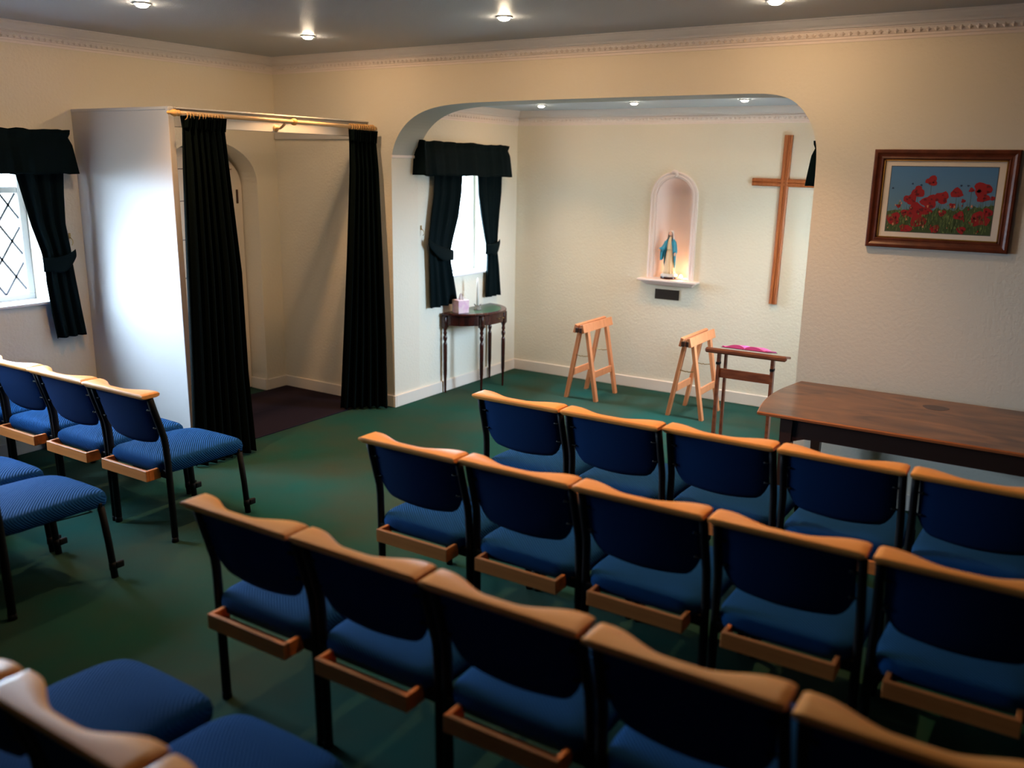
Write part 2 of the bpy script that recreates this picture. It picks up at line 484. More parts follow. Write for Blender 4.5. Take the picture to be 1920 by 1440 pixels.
tag(obj('wall_batten', bm, M['panel']), 'white batten fixed on wall in the doorway corner below header board', 'batten')

# door
t = empty('door_1', (XL - 0.2, dc, 0)); t['kind'] = 'structure'
bm = nb()
arc2 = [(0.49 * math.cos(PI * k / 24), dsp - 0.03 + 0.325 * math.sin(PI * k / 24)) for k in range(25)]
prism(bm, [(-0.49, 0.008)] + list(reversed(arc2)) + [(0.49, 0.008)], 'x', -0.03, 0.0)
obj('door_frame', bm, M['door'], t)
arc3 = [(0.43 * math.cos(PI * k / 24), dsp - 0.05 + 0.275 * math.sin(PI * k / 24)) for k in range(25)]
bm = nb(); prism(bm, [(-0.43, 0.012)] + list(reversed(arc3)) + [(0.43, 0.012)], 'x', 0.0, 0.012)
obj('door_leaf', bm, M['door'], t)
bm = nb()
for zz in (1.98, 1.72, 1.40, 1.08): box(bm, 0.010, 0.0135, -0.30, 0.38, zz, zz + 0.006)
obj('door_groove', bm, M['dark_wood'], t)
for zz in (1.69, 0.10):
    bm = nb(); box(bm, 0.010, 0.018, 0.415, 0.437, zz, zz + 0.12, 0.002, 1)
    obj('hinge', bm, M['dark_wood'], t)

# windows
def window(name, xface, sgn, y0, y1, z0, z1, rec):
    """sgn: +1 the room lies towards +x"""
    x = xface - sgn * rec
    t = empty(name, (x, 0, 0)); t['kind'] = 'structure'
    f = 0.05 if y1 - y0 > 1 else 0.03
    bm = nb()
    for a in ((y0, y1, z0, z0 + f), (y0, y1, z1 - f, z1), (y0, y0 + f, z0 + f, z1 - f), (y1 - f, y1, z0 + f, z1 - f)):
        box(bm, -0.025, 0.025, a[0], a[1], a[2], a[3], 0.004, 1)
    if y1 - y0 > 1: box(bm, -0.02, 0.02, (y0 + y1) / 2 - 0.03, (y0 + y1) / 2 + 0.03, z0 + f, z1 - f, 0.004, 1)
    if y1 - y0 > 1: box(bm, -0.02, 0.02, y0 + f, y1 - f, z1 - 0.27, z1 - 0.225, 0.004, 1)
    obj('window_frame', bm, M['upvc'], t)
    bm = nb(); box(bm, -0.004, 0.004, y0 + f, y1 - f, z0 + f, z1 - f)
    obj('pane', bm, M['glass'], t)
    if y1 - y0 > 1:
        bm = nb()
        a0, a1, b0, b1 = y0 + f, y1 - f, z0 + f, z1 - 0.27
        p = 0.17; q = 0.25
        for s_ in (-1, 1):
            k = -12
            while k < 14:
                pts = []
                for i in range(2):
                    pass
                c0 = a0 + k * p
                # line y = c0 + s*(z-b0)*p/q clipped to the pane
                zs = []
                for yy in (a0, a1):
                    zs.append(b0 + (yy - c0) * q / (p * s_))
                lo, hi = max(b0, min(zs)), min(b1, max(zs))
                if hi - lo > 0.03:
                    beam(bm, (sgn * 0.006, c0 + s_ * (lo - b0) * p / q, lo), (sgn * 0.006, c0 + s_ * (hi - b0) * p / q, hi), 0.015, 0.004, (1, 0, 0))
                k += 1
        obj('lead_lattice', bm, M['lead'], t)
    bm = nb()
    xs = sorted((sgn * 0.025, sgn * (rec + 0.03)))
    box(bm, xs[0], xs[1], y0 - 0.0, y1 + 0.0, z0 - 0.012, z0 + 0.008, 0.004, 1)
    obj('window_sill', bm, M['upvc'], t)
    return t
window('window_1', XL, 1, *LW, 0.20)
window('window_2', AX0, 1, *AW, 0.17)
window('window_3', AX1, -1, *AW, 0.17)

# ------------------------------------------------------------------ curtains
def cloth(rows, nfold, amp, nu=None, phase=0.0, sharpness=0.0, thick=0.004, jitter=0.0, seed=1):
    """rows: list of (p_left, p_right, amp_factor) top to bottom, folds displaced along the horizontal normal"""
    rnd = random.Random(seed)
    nu = nu or nfold * 10
    ph = [rnd.uniform(-1, 1) for _ in range(nfold + 2)]
    R_ = []
    for a, b, af in rows:
        a = Vector(a); b = Vector(b)
        d = (b - a); n = Vector((-d.y, d.x, 0)).normalized()
        r = []
        for i in range(nu + 1):
            u = i / nu
            k = u * nfold
            kk = int(k)
            lf = ph[kk] * (1 - (k - kk)) + ph[min(kk + 1, nfold + 1)] * (k - kk)
            off = amp * af * (math.sin(2 * PI * k + phase) + 0.35 * math.sin(4 * PI * k + 1.3 + 2.2 * lf) + 0.5 * lf)
            r.append(a + d * u + n * off)
        R_.append(r)
    return R_

def interp(rows, n):
    """catmull-ish resampling of rows"""
    out = []
    m = len(rows) - 1
    for i in range(n + 1):
        t = i / n * m
        k = min(int(t), m - 1)
        f = t - k
        f = f * f * (3 - 2 * f) if m > 2 else f
        A, B = rows[k], rows[k + 1]
        out.append((Vector(A[0]).lerp(Vector(B[0]), f), Vector(A[1]).lerp(Vector(B[1]), f), A[2] * (1 - f) + B[2] * f))
    return out

def cloth_obj(name, rows, nfold, amp, m, parent=None, n=28, seed=1, phase=0.0):
    bm = nb()
    grid(bm, cloth(interp(rows, n), nfold, amp, seed=seed, phase=phase))
    o = obj(name, bm, m, parent, True)
    md = o.modifiers.new('thickness', 'SOLIDIFY'); md.thickness = 0.004; md.offset = 0
    return o

# doorway curtains on the pole
PX, PZ = -5.0, 2.335
t = empty('doorway_curtain', (0, 0, 0), 0, 'long dark green doorway curtain gathered against the white partition', 'curtain', 'doorway curtains')
cloth_obj('drape', [((PX - 0.02, 3.87, 2.335), (PX, 4.20, 2.325), 0.9), ((PX, 3.86, 2.25), (PX, 4.19, 2.24), 0.55), ((PX + 0.0, 3.85, 2.0), (PX + 0.01, 4.19, 2.0), 1.0),
                    ((PX + 0.03, 3.80, 1.3), (PX + 0.04, 4.22, 1.3), 1.2), ((PX + 0.06, 3.755, 0.6), (PX + 0.07, 4.20, 0.6), 1.3), ((PX + 0.08, 3.715, 0.015), (PX + 0.11, 4.20, 0.015), 1.4)], 7, 0.032, M['curtain'], t, 40, 3)
bm = nb()
prev = None
cl = cloth(interp([((PX + 0.006, 3.868, 2.332), (PX + 0.006, 4.20, 2.327), 0.95), ((PX + 0.006, 3.862, 2.25), (PX + 0.006, 4.192, 2.24), 0.65)], 6), 14, 0.022, seed=9)
grid(bm, cl); o = obj('header_tape', bm, M['curtain'], t, True); md = o.modifiers.new('thickness', 'SOLIDIFY'); md.thickness = 0.004
t2 = empty('doorway_curtain', (0, 0, 0), 0, 'long dark green doorway curtain bunched beside the alcove arch', 'curtain', 'doorway curtains')
cloth_obj('drape', [((PX, 5.42, 2.31), (PX + 0.03, 5.68, 2.30), 0.9), ((PX, 5.42, 2.22), (PX + 0.03, 5.68, 2.21), 0.6), ((PX, 5.42, 2.0), (PX + 0.04, 5.68, 2.0), 1.0),
                    ((PX - 0.03, 5.39, 1.3), (PX + 0.08, 5.67, 1.3), 1.2), ((PX - 0.08, 5.37, 0.6), (PX + 0.11, 5.67, 0.6), 1.3), ((PX - 0.15, 5.38, 0.015), (PX + 0.13, 5.66, 0.015), 1.4)], 6, 0.026, M['curtain'], t2, 40, 5)
bm = nb()
cl = cloth(interp([((PX + 0.006, 5.42, 2.312), (PX + 0.034, 5.685, 2.305), 0.95), ((PX + 0.006, 5.42, 2.22), (PX + 0.034, 5.68, 2.21), 0.65)], 6), 12, 0.022, seed=4)
grid(bm, cl); o = obj('header_tape', bm, M['curtain'], t2, True); md = o.modifiers.new('thickness', 'SOLIDIFY'); md.thickness = 0.004

t = empty('curtain_pole', (PX, 0, PZ), 0, 'pale wooden curtain pole with rings above the lobby doorway', 'curtain pole')
bm = nb(); tube(bm, [(0, 3.83, 0.01), (0, 4.85, 0.003), (0, YA, -0.006)], 0.0145, 14); obj('pole', bm, M['pine'], t, True)
bm = nb(); prof = [(0.0, -0.085), (0.008, -0.08), (0.012, -0.07), (0.009, -0.06), (0.016, -0.05), (0.024, -0.032), (0.022, -0.018), (0.014, -0.008), (0.02, 0.0), (0.02, 0.008), (0.0, 0.009)]
lathe(bm, prof, 18)
bmesh.ops.rotate(bm, verts=bm.verts, cent=(0, 0, 0), matrix=Matrix.Rotation(-PI / 2, 3, 'X'))
bmesh.ops.translate(bm, verts=bm.verts, vec=(0, 3.83, 0.01)); obj('finial', bm, M['ring'], t, True)
bm = nb(); lathe(bm, [(0.0, -0.02), (0.02, -0.018), (0.025, -0.006), (0.025, 0.006), (0.02, 0.018), (0.0, 0.02)], 18)
bmesh.ops.rotate(bm, verts=bm.verts, cent=(0, 0, 0), matrix=Matrix.Rotation(PI / 2, 3, 'X'))
bmesh.ops.translate(bm, verts=bm.verts, vec=(0, 4.83, 0.003)); obj('joint_collar', bm, M['ring'], t, True)
for yy in (4.74,):
    bm = nb(); tube(bm, [(-0.10, yy, -0.045), (-0.05, yy, -0.045), (-0.02, yy, -0.03), (0, yy, -0.016)], 0.009, 10)
    tube(bm, [(-0.10, yy, -0.045), (-0.085, yy, -0.045)], 0.024, 14); obj('pole_bracket', bm, M['pine'], t, True)
ring_y = [3.885 + i * 0.024 for i in range(13)] + [5.43 + i * 0.026 for i in range(11)]
rr = random.Random(2)
for yy in ring_y:
    bm = nb()
    tl = rr.uniform(-0.35, 0.35)
    pts = [(0.023 * math.cos(a), yy + 0.006 * math.sin(2 * a) * 0 + 0.023 * math.sin(a) * tl * 0.5, -0.006 + 0.023 * math.sin(a)) for a in [2 * PI * k / 16 for k in range(16)]]
    tube(bm, pts, 0.0042, 6, closed=True)
    obj('curtain_ring', bm, M['ring'], t, True)

# window curtains: rows as (y_outer, y_inner, z)
def window_curtain(label, X, rows, sgn, seed, hook_y, group='window curtains', m='curtain_window', tie=1.32, hook_z=1.50):
    t = empty('window_curtain', (0, 0, 0), 0, label, 'curtain', group)
    rs = []
    for ya, yb, z, af in rows:
        a, b = ((X, ya, z), (X, yb, z))
        rs.append((a, b, af))
    cloth_obj('drape', rs, 3, 0.020, M[m], t, 36, seed)
    return t
def tieback(t, X, ya, yb, za, zb, sgn, m='curtain_window'):
    """band from the hook (ya,za) round the drape to (yb,zb)"""
    bm = nb()
    rows = []
    for j in range(7):
        v = j / 6
        r = []
        for i in range(25):
            u = i / 24
            y = ya + (yb - ya) * u
            z = za + (zb - za) * (u ** 0.7) - 0.115 * v * (0.45 + 0.55 * math.sin(PI * min(u, 0.75))) - 0.012 * math.sin(PI * u)
            x = X + sgn * (0.016 + 0.026 * math.sin(PI * min(1.0, u * 1.02)) + 0.004 * math.sin(v * PI))
            r.append((x, y, z))
        rows.append(r)
    grid(bm, rows)
    o = obj('tieback', bm, M[m], t, True)
    md = o.modifiers.new('thickness', 'SOLIDIFY'); md.thickness = 0.005
    return o
def hook(X, y, z, sgn, label):
    t = empty('curtain_hook', (X, y, z), 0, label, 'hook')
    bm = nb(); box(bm, *sorted((0, sgn * 0.006)), -0.009, 0.009, -0.0, 0.04, 0.002, 1); obj('plate', bm, M['brass'], t)
    bm = nb(); tube(bm, [(sgn * 0.003, 0, 0.012), (sgn * 0.02, 0, 0.004), (sgn * 0.034, 0, -0.008), (sgn * 0.036, 0, -0.03), (sgn * 0.024, 0, -0.045)], 0.003, 8); obj('prong', bm, M['brass'], t, True)

X1 = XL + 0.06
t = window_curtain('dark green tied back curtain hanging left of the white partition', X1,
    [(3.69, 3.345, 1.98, 0.8), (3.675, 3.38, 1.80, 0.9), (3.665, 3.42, 1.6, 1.0), (3.685, 3.47, 1.42, 0.9), (3.69, 3.485, 1.32, 0.7), (3.70, 3.485, 1.2, 0.9), (3.72, 3.50, 1.0, 1.0), (3.742, 3.522, 0.795, 1.1)], 1, 11, 3.72)
tieback(t, X1, 3.712, 3.465, 1.42, 1.375, 1)
hook(XL, 3.725, 1.49, 1, 'small brass curtain hook on left wall beside the partition')
XC = AX0 + 0.05
t = window_curtain('dark green tied back curtain hanging left of the alcove window', XC,
    [(6.24, 6.65, 1.97, 0.8), (6.23, 6.63, 1.8, 0.9), (6.19, 6.58, 1.6, 1.0), (6.155, 6.50, 1.40, 0.8), (6.16, 6.455, 1.27, 0.7), (6.17, 6.49, 1.1, 1.0), (6.175, 6.53, 0.95, 1.1), (6.18, 6.56, 0.815, 1.2)], 1, 21, 6.11)
tieback(t, XC, 6.125, 6.485, 1.43, 1.31, 1)
hook(AX0, 6.105, 1.50, 1, 'small curtain hook on alcove wall left of the small window')
t = window_curtain('dark green tied back curtain hanging right of the alcove window', XC,
    [(7.30, 6.885, 1.97, 0.8), (7.29, 6.90, 1.8, 0.9), (7.25, 6.95, 1.6, 1.0), (7.23, 7.01, 1.40, 0.7), (7.22, 7.06, 1.27, 0.7), (7.25, 7.06, 1.1, 0.9), (7.27, 7.05, 0.95, 1.0), (7.29, 7.045, 0.815, 1.1)], 1, 31, 7.2)
tieback(t, XC, 7.24, 7.0, 1.36, 1.33, 1)
XD = AX1 - 0.06
t = window_curtain('dark curtain end showing behind the right jamb of the arch', XD,
    [(6.10, 6.50, 1.97, 0.8), (6.10, 6.48, 1.8, 0.9), (6.10, 6.42, 1.6, 1.0), (6.11, 6.38, 1.40, 0.8), (6.12, 6.34, 1.27, 0.7), (6.13, 6.37, 1.1, 1.0), (6.14, 6.42, 0.95, 1.1), (6.15, 6.46, 0.815, 1.2)], -1, 41, 6.0)
tieback(t, XD, 6.10, 6.38, 1.43, 1.35, -1)
bm = None
def valance(label, X, sgn, y0, y1, z0, z1, dz, seed):
    """gathered pelmet with returns to the wall"""
    t = empty('curtain_valance', (0, 0, 0), 0, label, 'valance', 'curtain valances')
    xo = X + sgn * 0.115
    rnd = random.Random(seed)
    path = []
    n1 = 8; n2 = int((y1 - y0) / 0.008)
    for i in range(n1): path.append((X + (xo - X) * i / n1, y0))
    for i in range(n2 + 1): path.append((xo, y0 + (y1 - y0) * i / n2))
    for i in range(1, n1 + 1): path.append((xo + (X - xo) * i / n1, y1))
    rows = []
    N = len(path)
    fr = [rnd.uniform(-1, 1) for _ in range(N // 6 + 3)]
    for j in range(13):
        v = j / 12
        z = z1 + (z0 - z1) * v
        r = []
        for i, (x, y) in enumerate(path):
            k = i / 6; kk = int(k)
            f = fr[kk] * (1 - k + kk) + fr[kk + 1] * (k - kk)
            pin = abs(v - 0.18)
            a = 0.004 + 0.010 * v + (0.004 if v < 0.1 else 0)
            flare = 0.03 * max(0, v - 0.18) - 0.012 * math.exp(-(pin / 0.08) ** 2)
            ends = 1 if n1 < i < N - n1 else 0.3
            xx = x + sgn * (a * f * ends + flare * (1 if i > 2 and i < N - 3 else 0))
            yy = y + (flare * (-1 if y < (y0 + y1) / 2 else 1) if (i < n1 + 3 or i > N - n1 - 4) else 0)
            zz = z + (0.006 * f if v < 0.02 or v > 0.95 else 0) + dz * ((y - y0) / (y1 - y0) - 0.5)
            r.append((xx, yy, zz))
        rows.append(r)
    bm = nb(); grid(bm, rows)
    o = obj('fabric', bm, M['curtain_window'], t, True)
    md = o.modifiers.new('thickness', 'SOLIDIFY'); md.thickness = 0.005
    bm = nb(); box(bm, *sorted((X, X + sgn * 0.10)), y0 + 0.01, y1 - 0.01, z1 - 0.03, z1 - 0.018)
    obj('pelmet_board', bm, M['upvc'], t)
    return t
valance('dark green gathered valance above the left wall window', XL, 1, 1.5, 3.735, 1.945, 2.24, 0, 1)
valance('dark green gathered valance above the small alcove window', AX0, 1, 6.02, 7.33, 1.955, 2.24, -0.01, 2)
valance('dark valance edge showing behind the right side of the arch', AX1, -1, 6.06, 7.33, 1.955, 2.24, 0, 3)

# ------------------------------------------------------------------ lights
def spot(loc, power, size, blend, parent, rad=0.03):
    d = bpy.data.lights.new('downlight_lamp', 'SPOT'); d.spot_size = math.radians(size); d.spot_blend = blend
    d.energy = power; d.color = WARM; d.shadow_soft_size = rad
    o = bpy.data.objects.new('downlight_lamp', d)
    COL.objects.link(o); o.location = loc; o.parent = parent
def downlight(x, y, z, label, power, r, bulb, size, group, drop):
    t = empty('ceiling_downlight', (x, y, z), 0, label, 'ceiling light', group)
    bm = nb(); lathe(bm, [(r * 1.05, 0.0), (r * 1.45, 0.0), (r * 1.40, -0.006), (r * 1.12, -0.009), (r * 1.05, -0.004), (r * 1.05, 0.0)], 28)
    obj('rim', bm, M['ring_white'], t, True)
    bm = nb(); lathe(bm, [(r, 0.0), (r, -drop * 0.3), (r * 0.86, -drop * 0.75), (r * 0.5, -drop * 0.97), (0, -drop)], 24)
    obj('bulb', bm, M[bulb], t, True)
    spot((0, 0, -drop - 0.022), power, size, 0.06, t)
    spot((0, 0, -drop - 0.022), power * 9.5, 92, 0.9, t)
ml = ['glowing ceiling downlight nearest the left edge of the photo', 'glowing ceiling downlight near the room corner above the curtain pole',
      'glowing ceiling downlight above the middle of the arch', 'glowing ceiling downlight at the top edge above the cross',
      'ceiling downlight over the middle of the right chair block', 'ceiling downlight over the right side of the front chair row']
for (x, y), l in zip(MAIN_LIGHTS, ml):
    downlight(x, y, ZC, l, MAIN_W, 0.036, 'bulb', 179, 'main room downlights', 0.024)
al = ['small ceiling spotlight left of the niche in the alcove', 'small ceiling spotlight above the niche in the alcove', 'small ceiling spotlight beside the cross in the alcove']
for (x, y), l in zip(ALC_LIGHTS, al):
    downlight(x, y, ZA, l, ALC_W, 0.028, 'bulb_alcove', 178, 'alcove downlights', 0.02)

# ------------------------------------------------------------------ door mat
bm = nb(); box(bm, XL + 0.02, -5.10, 3.875, YA - 0.02, 0.0, 0.010, 0.003, 1)
tag(obj('entrance_mat', bm, M['mat']), 'dark entrance matting on the lobby floor behind the curtains', 'mat')

# ------------------------------------------------------------------ chair
def make_chair():
    t = empty('chapel_chair', (0, 0, 0))
    RL = [(0.255, 0, 0), (0.255, -0.004, 0.30), (0.254, -0.008, 0.47), (0.252, -0.012, 0.56), (0.251, -0.018, 0.61), (0.250, -0.038, 0.68), (0.249, -0.062, 0.76), (0.248, -0.082, 0.833)]
    FL = [(0.247, 0.52, 0), (0.245, 0.505, 0.2), (0.243, 0.485, 0.385)]
    for s in (-1, 1):
        bm = nb(); tube(bm, [(s * x, y, z) for x, y, z in RL], 0.0165, 12, sy=1.15); obj('leg', bm, M['black'], t, True)
    for s in (-1, 1):
        bm = nb(); tube(bm, [(s * x, y, z) for x, y, z in FL], 0.016, 12, sy=1.1); obj('leg', bm, M['black'], t, True)
    bm = nb()
    for s in (-1, 1):
        beam(bm, (s * 0.225, 0.0, 0.405), (s * 0.225, 0.49, 0.398), 0.02, 0.024, (0, 0, 1), 0.003)
    beam(bm, (-0.245, 0.0, 0.405), (0.245, 0.0, 0.405), 0.018, 0.026, (0, 0, 1), 0.003)
    beam(bm, (-0.245, 0.485, 0.395), (0.245, 0.485, 0.395), 0.018, 0.024, (0, 0, 1), 0.003)
    obj('seat_frame', bm, M['black'], t)
    bm = nb(); tube(bm, [(-0.20, 0.10, 0.385), (-0.20, 0.46, 0.36), (-0.19, 0.47, 0.355), (0.19, 0.47, 0.355), (0.20, 0.46, 0.36), (0.20, 0.10, 0.385)], 0.0035, 6)
    obj('link_rod', bm, M['black'], t, True)
    # seat cushion
    bm = nb()
    nx, ny = 20, 22
    def sp(u, e):  # superellipse flattening
        return math.copysign(abs(u) ** e, u)
    rows = []
    W, D = 0.251, 0.302
    yc = 0.257
    def outline(a, k):
        c, s = math.cos(a), math.sin(a)
        x = W * k * math.copysign(abs(c) ** 0.30, c)
        y = D * k * math.copysign(abs(s) ** 0.30, s)
        x *= 1.0 - 0.02 * (y / D)
        return x, yc + y
    n = 64
    levels = [(0.86, 0.388), (0.95, 0.391), (0.985, 0.402), (1.0, 0.430), (0.985, 0.452), (0.95, 0.462), (0.88, 0.468), (0.75, 0.473), (0.55, 0.477), (0.3, 0.480), (0.08, 0.481)]
    for k, z in levels:
        r = []
        for i in range(n):
            x, y = outline(2 * PI * i / n, k)
            zz = z - 0.018 * max(0, (y - yc) / D) ** 3 + (0.006 if k < 0.97 else 0.0) * (1 - (x / W) ** 2)
            zz += 0.004 * ((yc - y) / D)
            r.append((x, y, zz))
        rows.append(r)
    V = grid(bm, rows, closed_u=True)
    bm.faces.new(V[0]); bm.faces.new(V[-1])
    obj('seat', bm, M['fabric'], t, True)
    # backrest pad between the uprights
    bm = nb()
    def bp(u, v, off):
        x = 0.231 * u
        zb = 0.550 + 0.030 * abs(u) ** 2 + 0.070 * max(0, (abs(u) - 0.70) / 0.30) ** 2.4
        z = zb + (0.838 - zb) * v
        y = -0.018 - (z - 0.60) * 0.285
        y += -0.018 * (1 - u * u) + off
        return (x, y, z)
    us = [-1 + 2 * i / 24 for i in range(25)]
    vs = [j / 14 for j in range(15)]
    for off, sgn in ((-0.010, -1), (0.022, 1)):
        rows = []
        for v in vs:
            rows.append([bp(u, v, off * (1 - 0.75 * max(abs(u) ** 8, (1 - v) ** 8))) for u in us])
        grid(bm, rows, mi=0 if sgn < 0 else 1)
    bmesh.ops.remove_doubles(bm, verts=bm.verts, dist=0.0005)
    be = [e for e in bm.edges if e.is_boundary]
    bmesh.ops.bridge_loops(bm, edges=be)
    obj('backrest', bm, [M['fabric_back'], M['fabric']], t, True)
    for s in (-1, 1):
        for z in (0.66, 0.765):
            bm = nb()
            y = -0.018 - (z - 0.60) * 0.285 - 0.006
            tube(bm, [(s * 0.252, y, z), (s * 0.212, y - 0.008, z)], 0.004, 8)
            tube(bm, [(s * 0.216, y - 0.010, z), (s * 0.216, y - 0.001, z)], 0.006, 8)
            obj('back_bracket', bm, M['black'], t, True)
    # wooden top rail, waisted in the middle
    bm = nb()
    W = 0.2645
    def fy(x):
        a = abs(x) / W
        if a > 0.84: return -0.030
        k = max(0.0, (a - 0.18) / 0.66)
        k = k * k * (3 - 2 * k)
        return -0.090 + 0.060 * k - 0.004 * (1 - a)
    n = 40
    secs = []
    for i in range(n + 1):
        x = -W + 2 * W * i / n
        e = min(1.0, (W - abs(x)) / 0.012)
        q = 0.012 * (1 - math.sqrt(max(0, 1 - (1 - e) ** 2)))
        r0, r1 = -0.140, fy(x)
        zt, zb = 0.866, 0.836
        secs.append([(x, r0 + 0.014, zb + q * 0.5), (x, r0 + 0.001, zb + 0.013), (x, r0, zb + 0.021), (x, r0 + 0.004, zt - 0.002 - q * 0.3), (x, r0 + 0.012, zt - q * 0.5),
                     (x, (r0 + r1) / 2, zt + 0.001 - q * 0.5), (x, r1 - 0.008, zt - q * 0.5), (x, r1, zt - 0.006 - q * 0.3), (x, r1 - 0.004, zb + 0.010), (x, r1 - 0.014, zb + q * 0.5)])
    V = grid(bm, secs, closed_u=True)
    bm.faces.new(V[0]); bm.faces.new(V[-1])
    sharp(obj('top_rail', bm, M['beech'], t), 40)
    # hymn book box
    bm = nb()
    box(bm, -0.194, 0.206, -0.112, -0.094, 0.370, 0.430, 0.002, 1)
    box(bm, -0.194, -0.177, -0.094, -0.022, 0.370, 0.430, 0.002, 1)
    box(bm, 0.189, 0.206, -0.094, -0.022, 0.370, 0.430, 0.002, 1)
    box(bm, -0.177, 0.189, -0.094, -0.022, 0.372, 0.377)
    obj('book_box', bm, M['beech_dark'], t)
    for s in (-1, 1):
        bm = nb(); box(bm, *sorted((s * 0.187, s * 0.25)), -0.024, -0.012, 0.374, 0.42, 0.003, 1)
        obj('box_bracket', bm, M['black'], t)
    # link clips at the front feet
    for s in (-1, 1):
        bm = nb()
        tube(bm, [(s * 0.247, 0.515, 0.045), (s * 0.247, 0.514, 0.085)], 0.0185, 12)
        box(bm, s * 0.247 + 0.0, s * 0.247 + 0.022, 0.522, 0.566, 0.048, 0.084, 0.006, 2)
        obj('link_clip', bm, M['plastic'], t, True)
    for s in (-1, 1):
        bm = nb(); tube(bm, [(s * 0.255, 0, 0.0), (s * 0.255, -0.001, 0.03)], 0.0165, 12, sy=1.25); obj('foot_cap', bm, M['plastic'], t, True)
    return t

def dup(root, loc, rz, label, group):
    r = root.copy(); COL.objects.link(r); r.location = loc; r.rotation_euler = (0, 0, rz)
    r['label'] = label; r['group'] = group
    for ch in list(root.children):
        c = ch.copy(); COL.objects.link(c); c.parent = r
        for g in list(ch.children):
            d = g.copy(); COL.objects.link(d); d.parent = c
    return r

chair0 = make_chair()
chair0['category'] = 'chair'
first = [True]
def chair(x, y, rz, label, group):
    if first[0]:
        first[0] = False
        chair0.location = (x, y, 0); chair0.rotation_euler = (0, 0, rz); chair0['label'] = label; chair0['group'] = group
        return chair0
    return dup(chair0, (x, y, 0), rz, label, group)
ordn = ['aisle-end', 'second from aisle', 'third from aisle', 'fourth from aisle', 'fifth from aisle']
rows = [
    ('the front right row by the table', 'chairs in the front right row', [(-2.383, 3.905), (-1.839, 3.90), (-1.293, 3.915), (-0.746, 3.910), (-0.200, 3.905)]),
    ('the second right row', 'chairs in the second right row', [(-2.345, 2.970), (-1.803, 2.978), (-1.262, 2.975), (-0.712, 2.968), (-0.160, 2.965)]),
    ('the third right row', 'chairs in the third right row', [(-2.335, 2.022), (-1.792, 2.022), (-1.242, 2.012), (-0.690, 1.995), (-0.142, 1.98)]),
    ('the nearest blurred row at the bottom edge', 'chairs in the nearest right row', [(-2.268, 1.012), (-1.722, 1.016), (-1.172, 1.010), (-0.62, 1.005)]),
]
for rn, g, pos in rows:
    for i, (x, y) in enumerate(pos):
        chair(x, y, 0.0, 'blue chair, %s in %s' % (ordn[i], rn), g)
for i, (x, y) in enumerate([(-4.258, 2.852), (-4.803, 2.855), (-5.343, 2.86), (-5.883, 2.86)]):
    chair(x, y, 0.0, 'blue chair with pale lit top rail, %s, left row by partition' % ordn[i], 'chairs in the front left row')
for i, (x, y) in enumerate([(-4.135, 1.885), (-4.685, 1.885), (-5.235, 1.885)]):
    chair(x, y, 0.0, 'blue chair with empty seat, %s in the second left row' % ordn[i], 'chairs in the second left row')

# ------------------------------------------------------------------ trestles
def trestle():
    t = empty('coffin_trestle', (0, 0, 0))
    H = 0.70
    for s in (-1, 1):                      # top bars lean outward, hinge at the middle
        bm = nb()
        box(bm, -0.014, 0.014, -0.285, 0.285, -0.038, 0.038, 0.003, 1)
        bmesh.ops.rotate(bm, verts=bm.verts, cent=(0, 0, 0), matrix=Matrix.Rotation(s * math.radians(-14), 3, 'Y'))
        bmesh.ops.translate(bm, verts=bm.verts, vec=(s * 0.036, 0, H - 0.040))
        obj('top_bar', bm, M['trestle'], t)
    for s in (-1, 1):
        for e in (-1, 1):
            bm = nb()
            a = Vector((s * 0.152, e * 0.195, 0.0)); b = Vector((s * 0.030, e * 0.185, H - 0.035))
            beam(bm, a, b, 0.046, 0.030, (1, 0, 0), 0.002)
            vs = [v for v in bm.verts if v.co.z < 0.02]
            for v in vs: v.co.z = 0.0
            obj('leg', bm, M['trestle'], t)
    for s in (-1, 1):
        bm = nb(); x = s * (0.152 - 0.122 * 0.235 / 0.665)
        beam(bm, (x, -0.175, 0.235), (x, 0.175, 0.235), 0.018, 0.06, (0, 0, 1), 0.002)
        obj('cross_rail', bm, M['trestle'], t)
    for e in (-1, 1):
        bm = nb(); z = 0.41; x = 0.152 - 0.122 * z / 0.665
        y = e * 0.187 - 0.012
        tube(bm, [(-x, y, z), (-0.01, y, z - 0.012), (0.0, y, z - 0.004), (0.01, y, z - 0.012), (x, y, z)], 0.0042, 6)
        obj('stay', bm, M['brass'], t, True)
    for e in (-1, 1):
        bm = nb()
        for s in (-1, 1):
            box(bm, *sorted((s * 0.004, s * 0.034)), *sorted((e * 0.270, e * 0.2885)), H - 0.075, H - 0.030, 0.004, 1)
        obj('end_hinge', bm, M['dark_wood'], t)
    return t
tr = trestle()
tr.location = (-3.660, 7.125, 0)
tag(tr, 'pale wooden folding trestle standing below and left of the niche', 'trestle', 'folding trestles')
dup(tr, (-2.652, 7.100, 0), 0.0, 'pale wooden folding trestle standing behind the small reading stand', 'folding trestles')

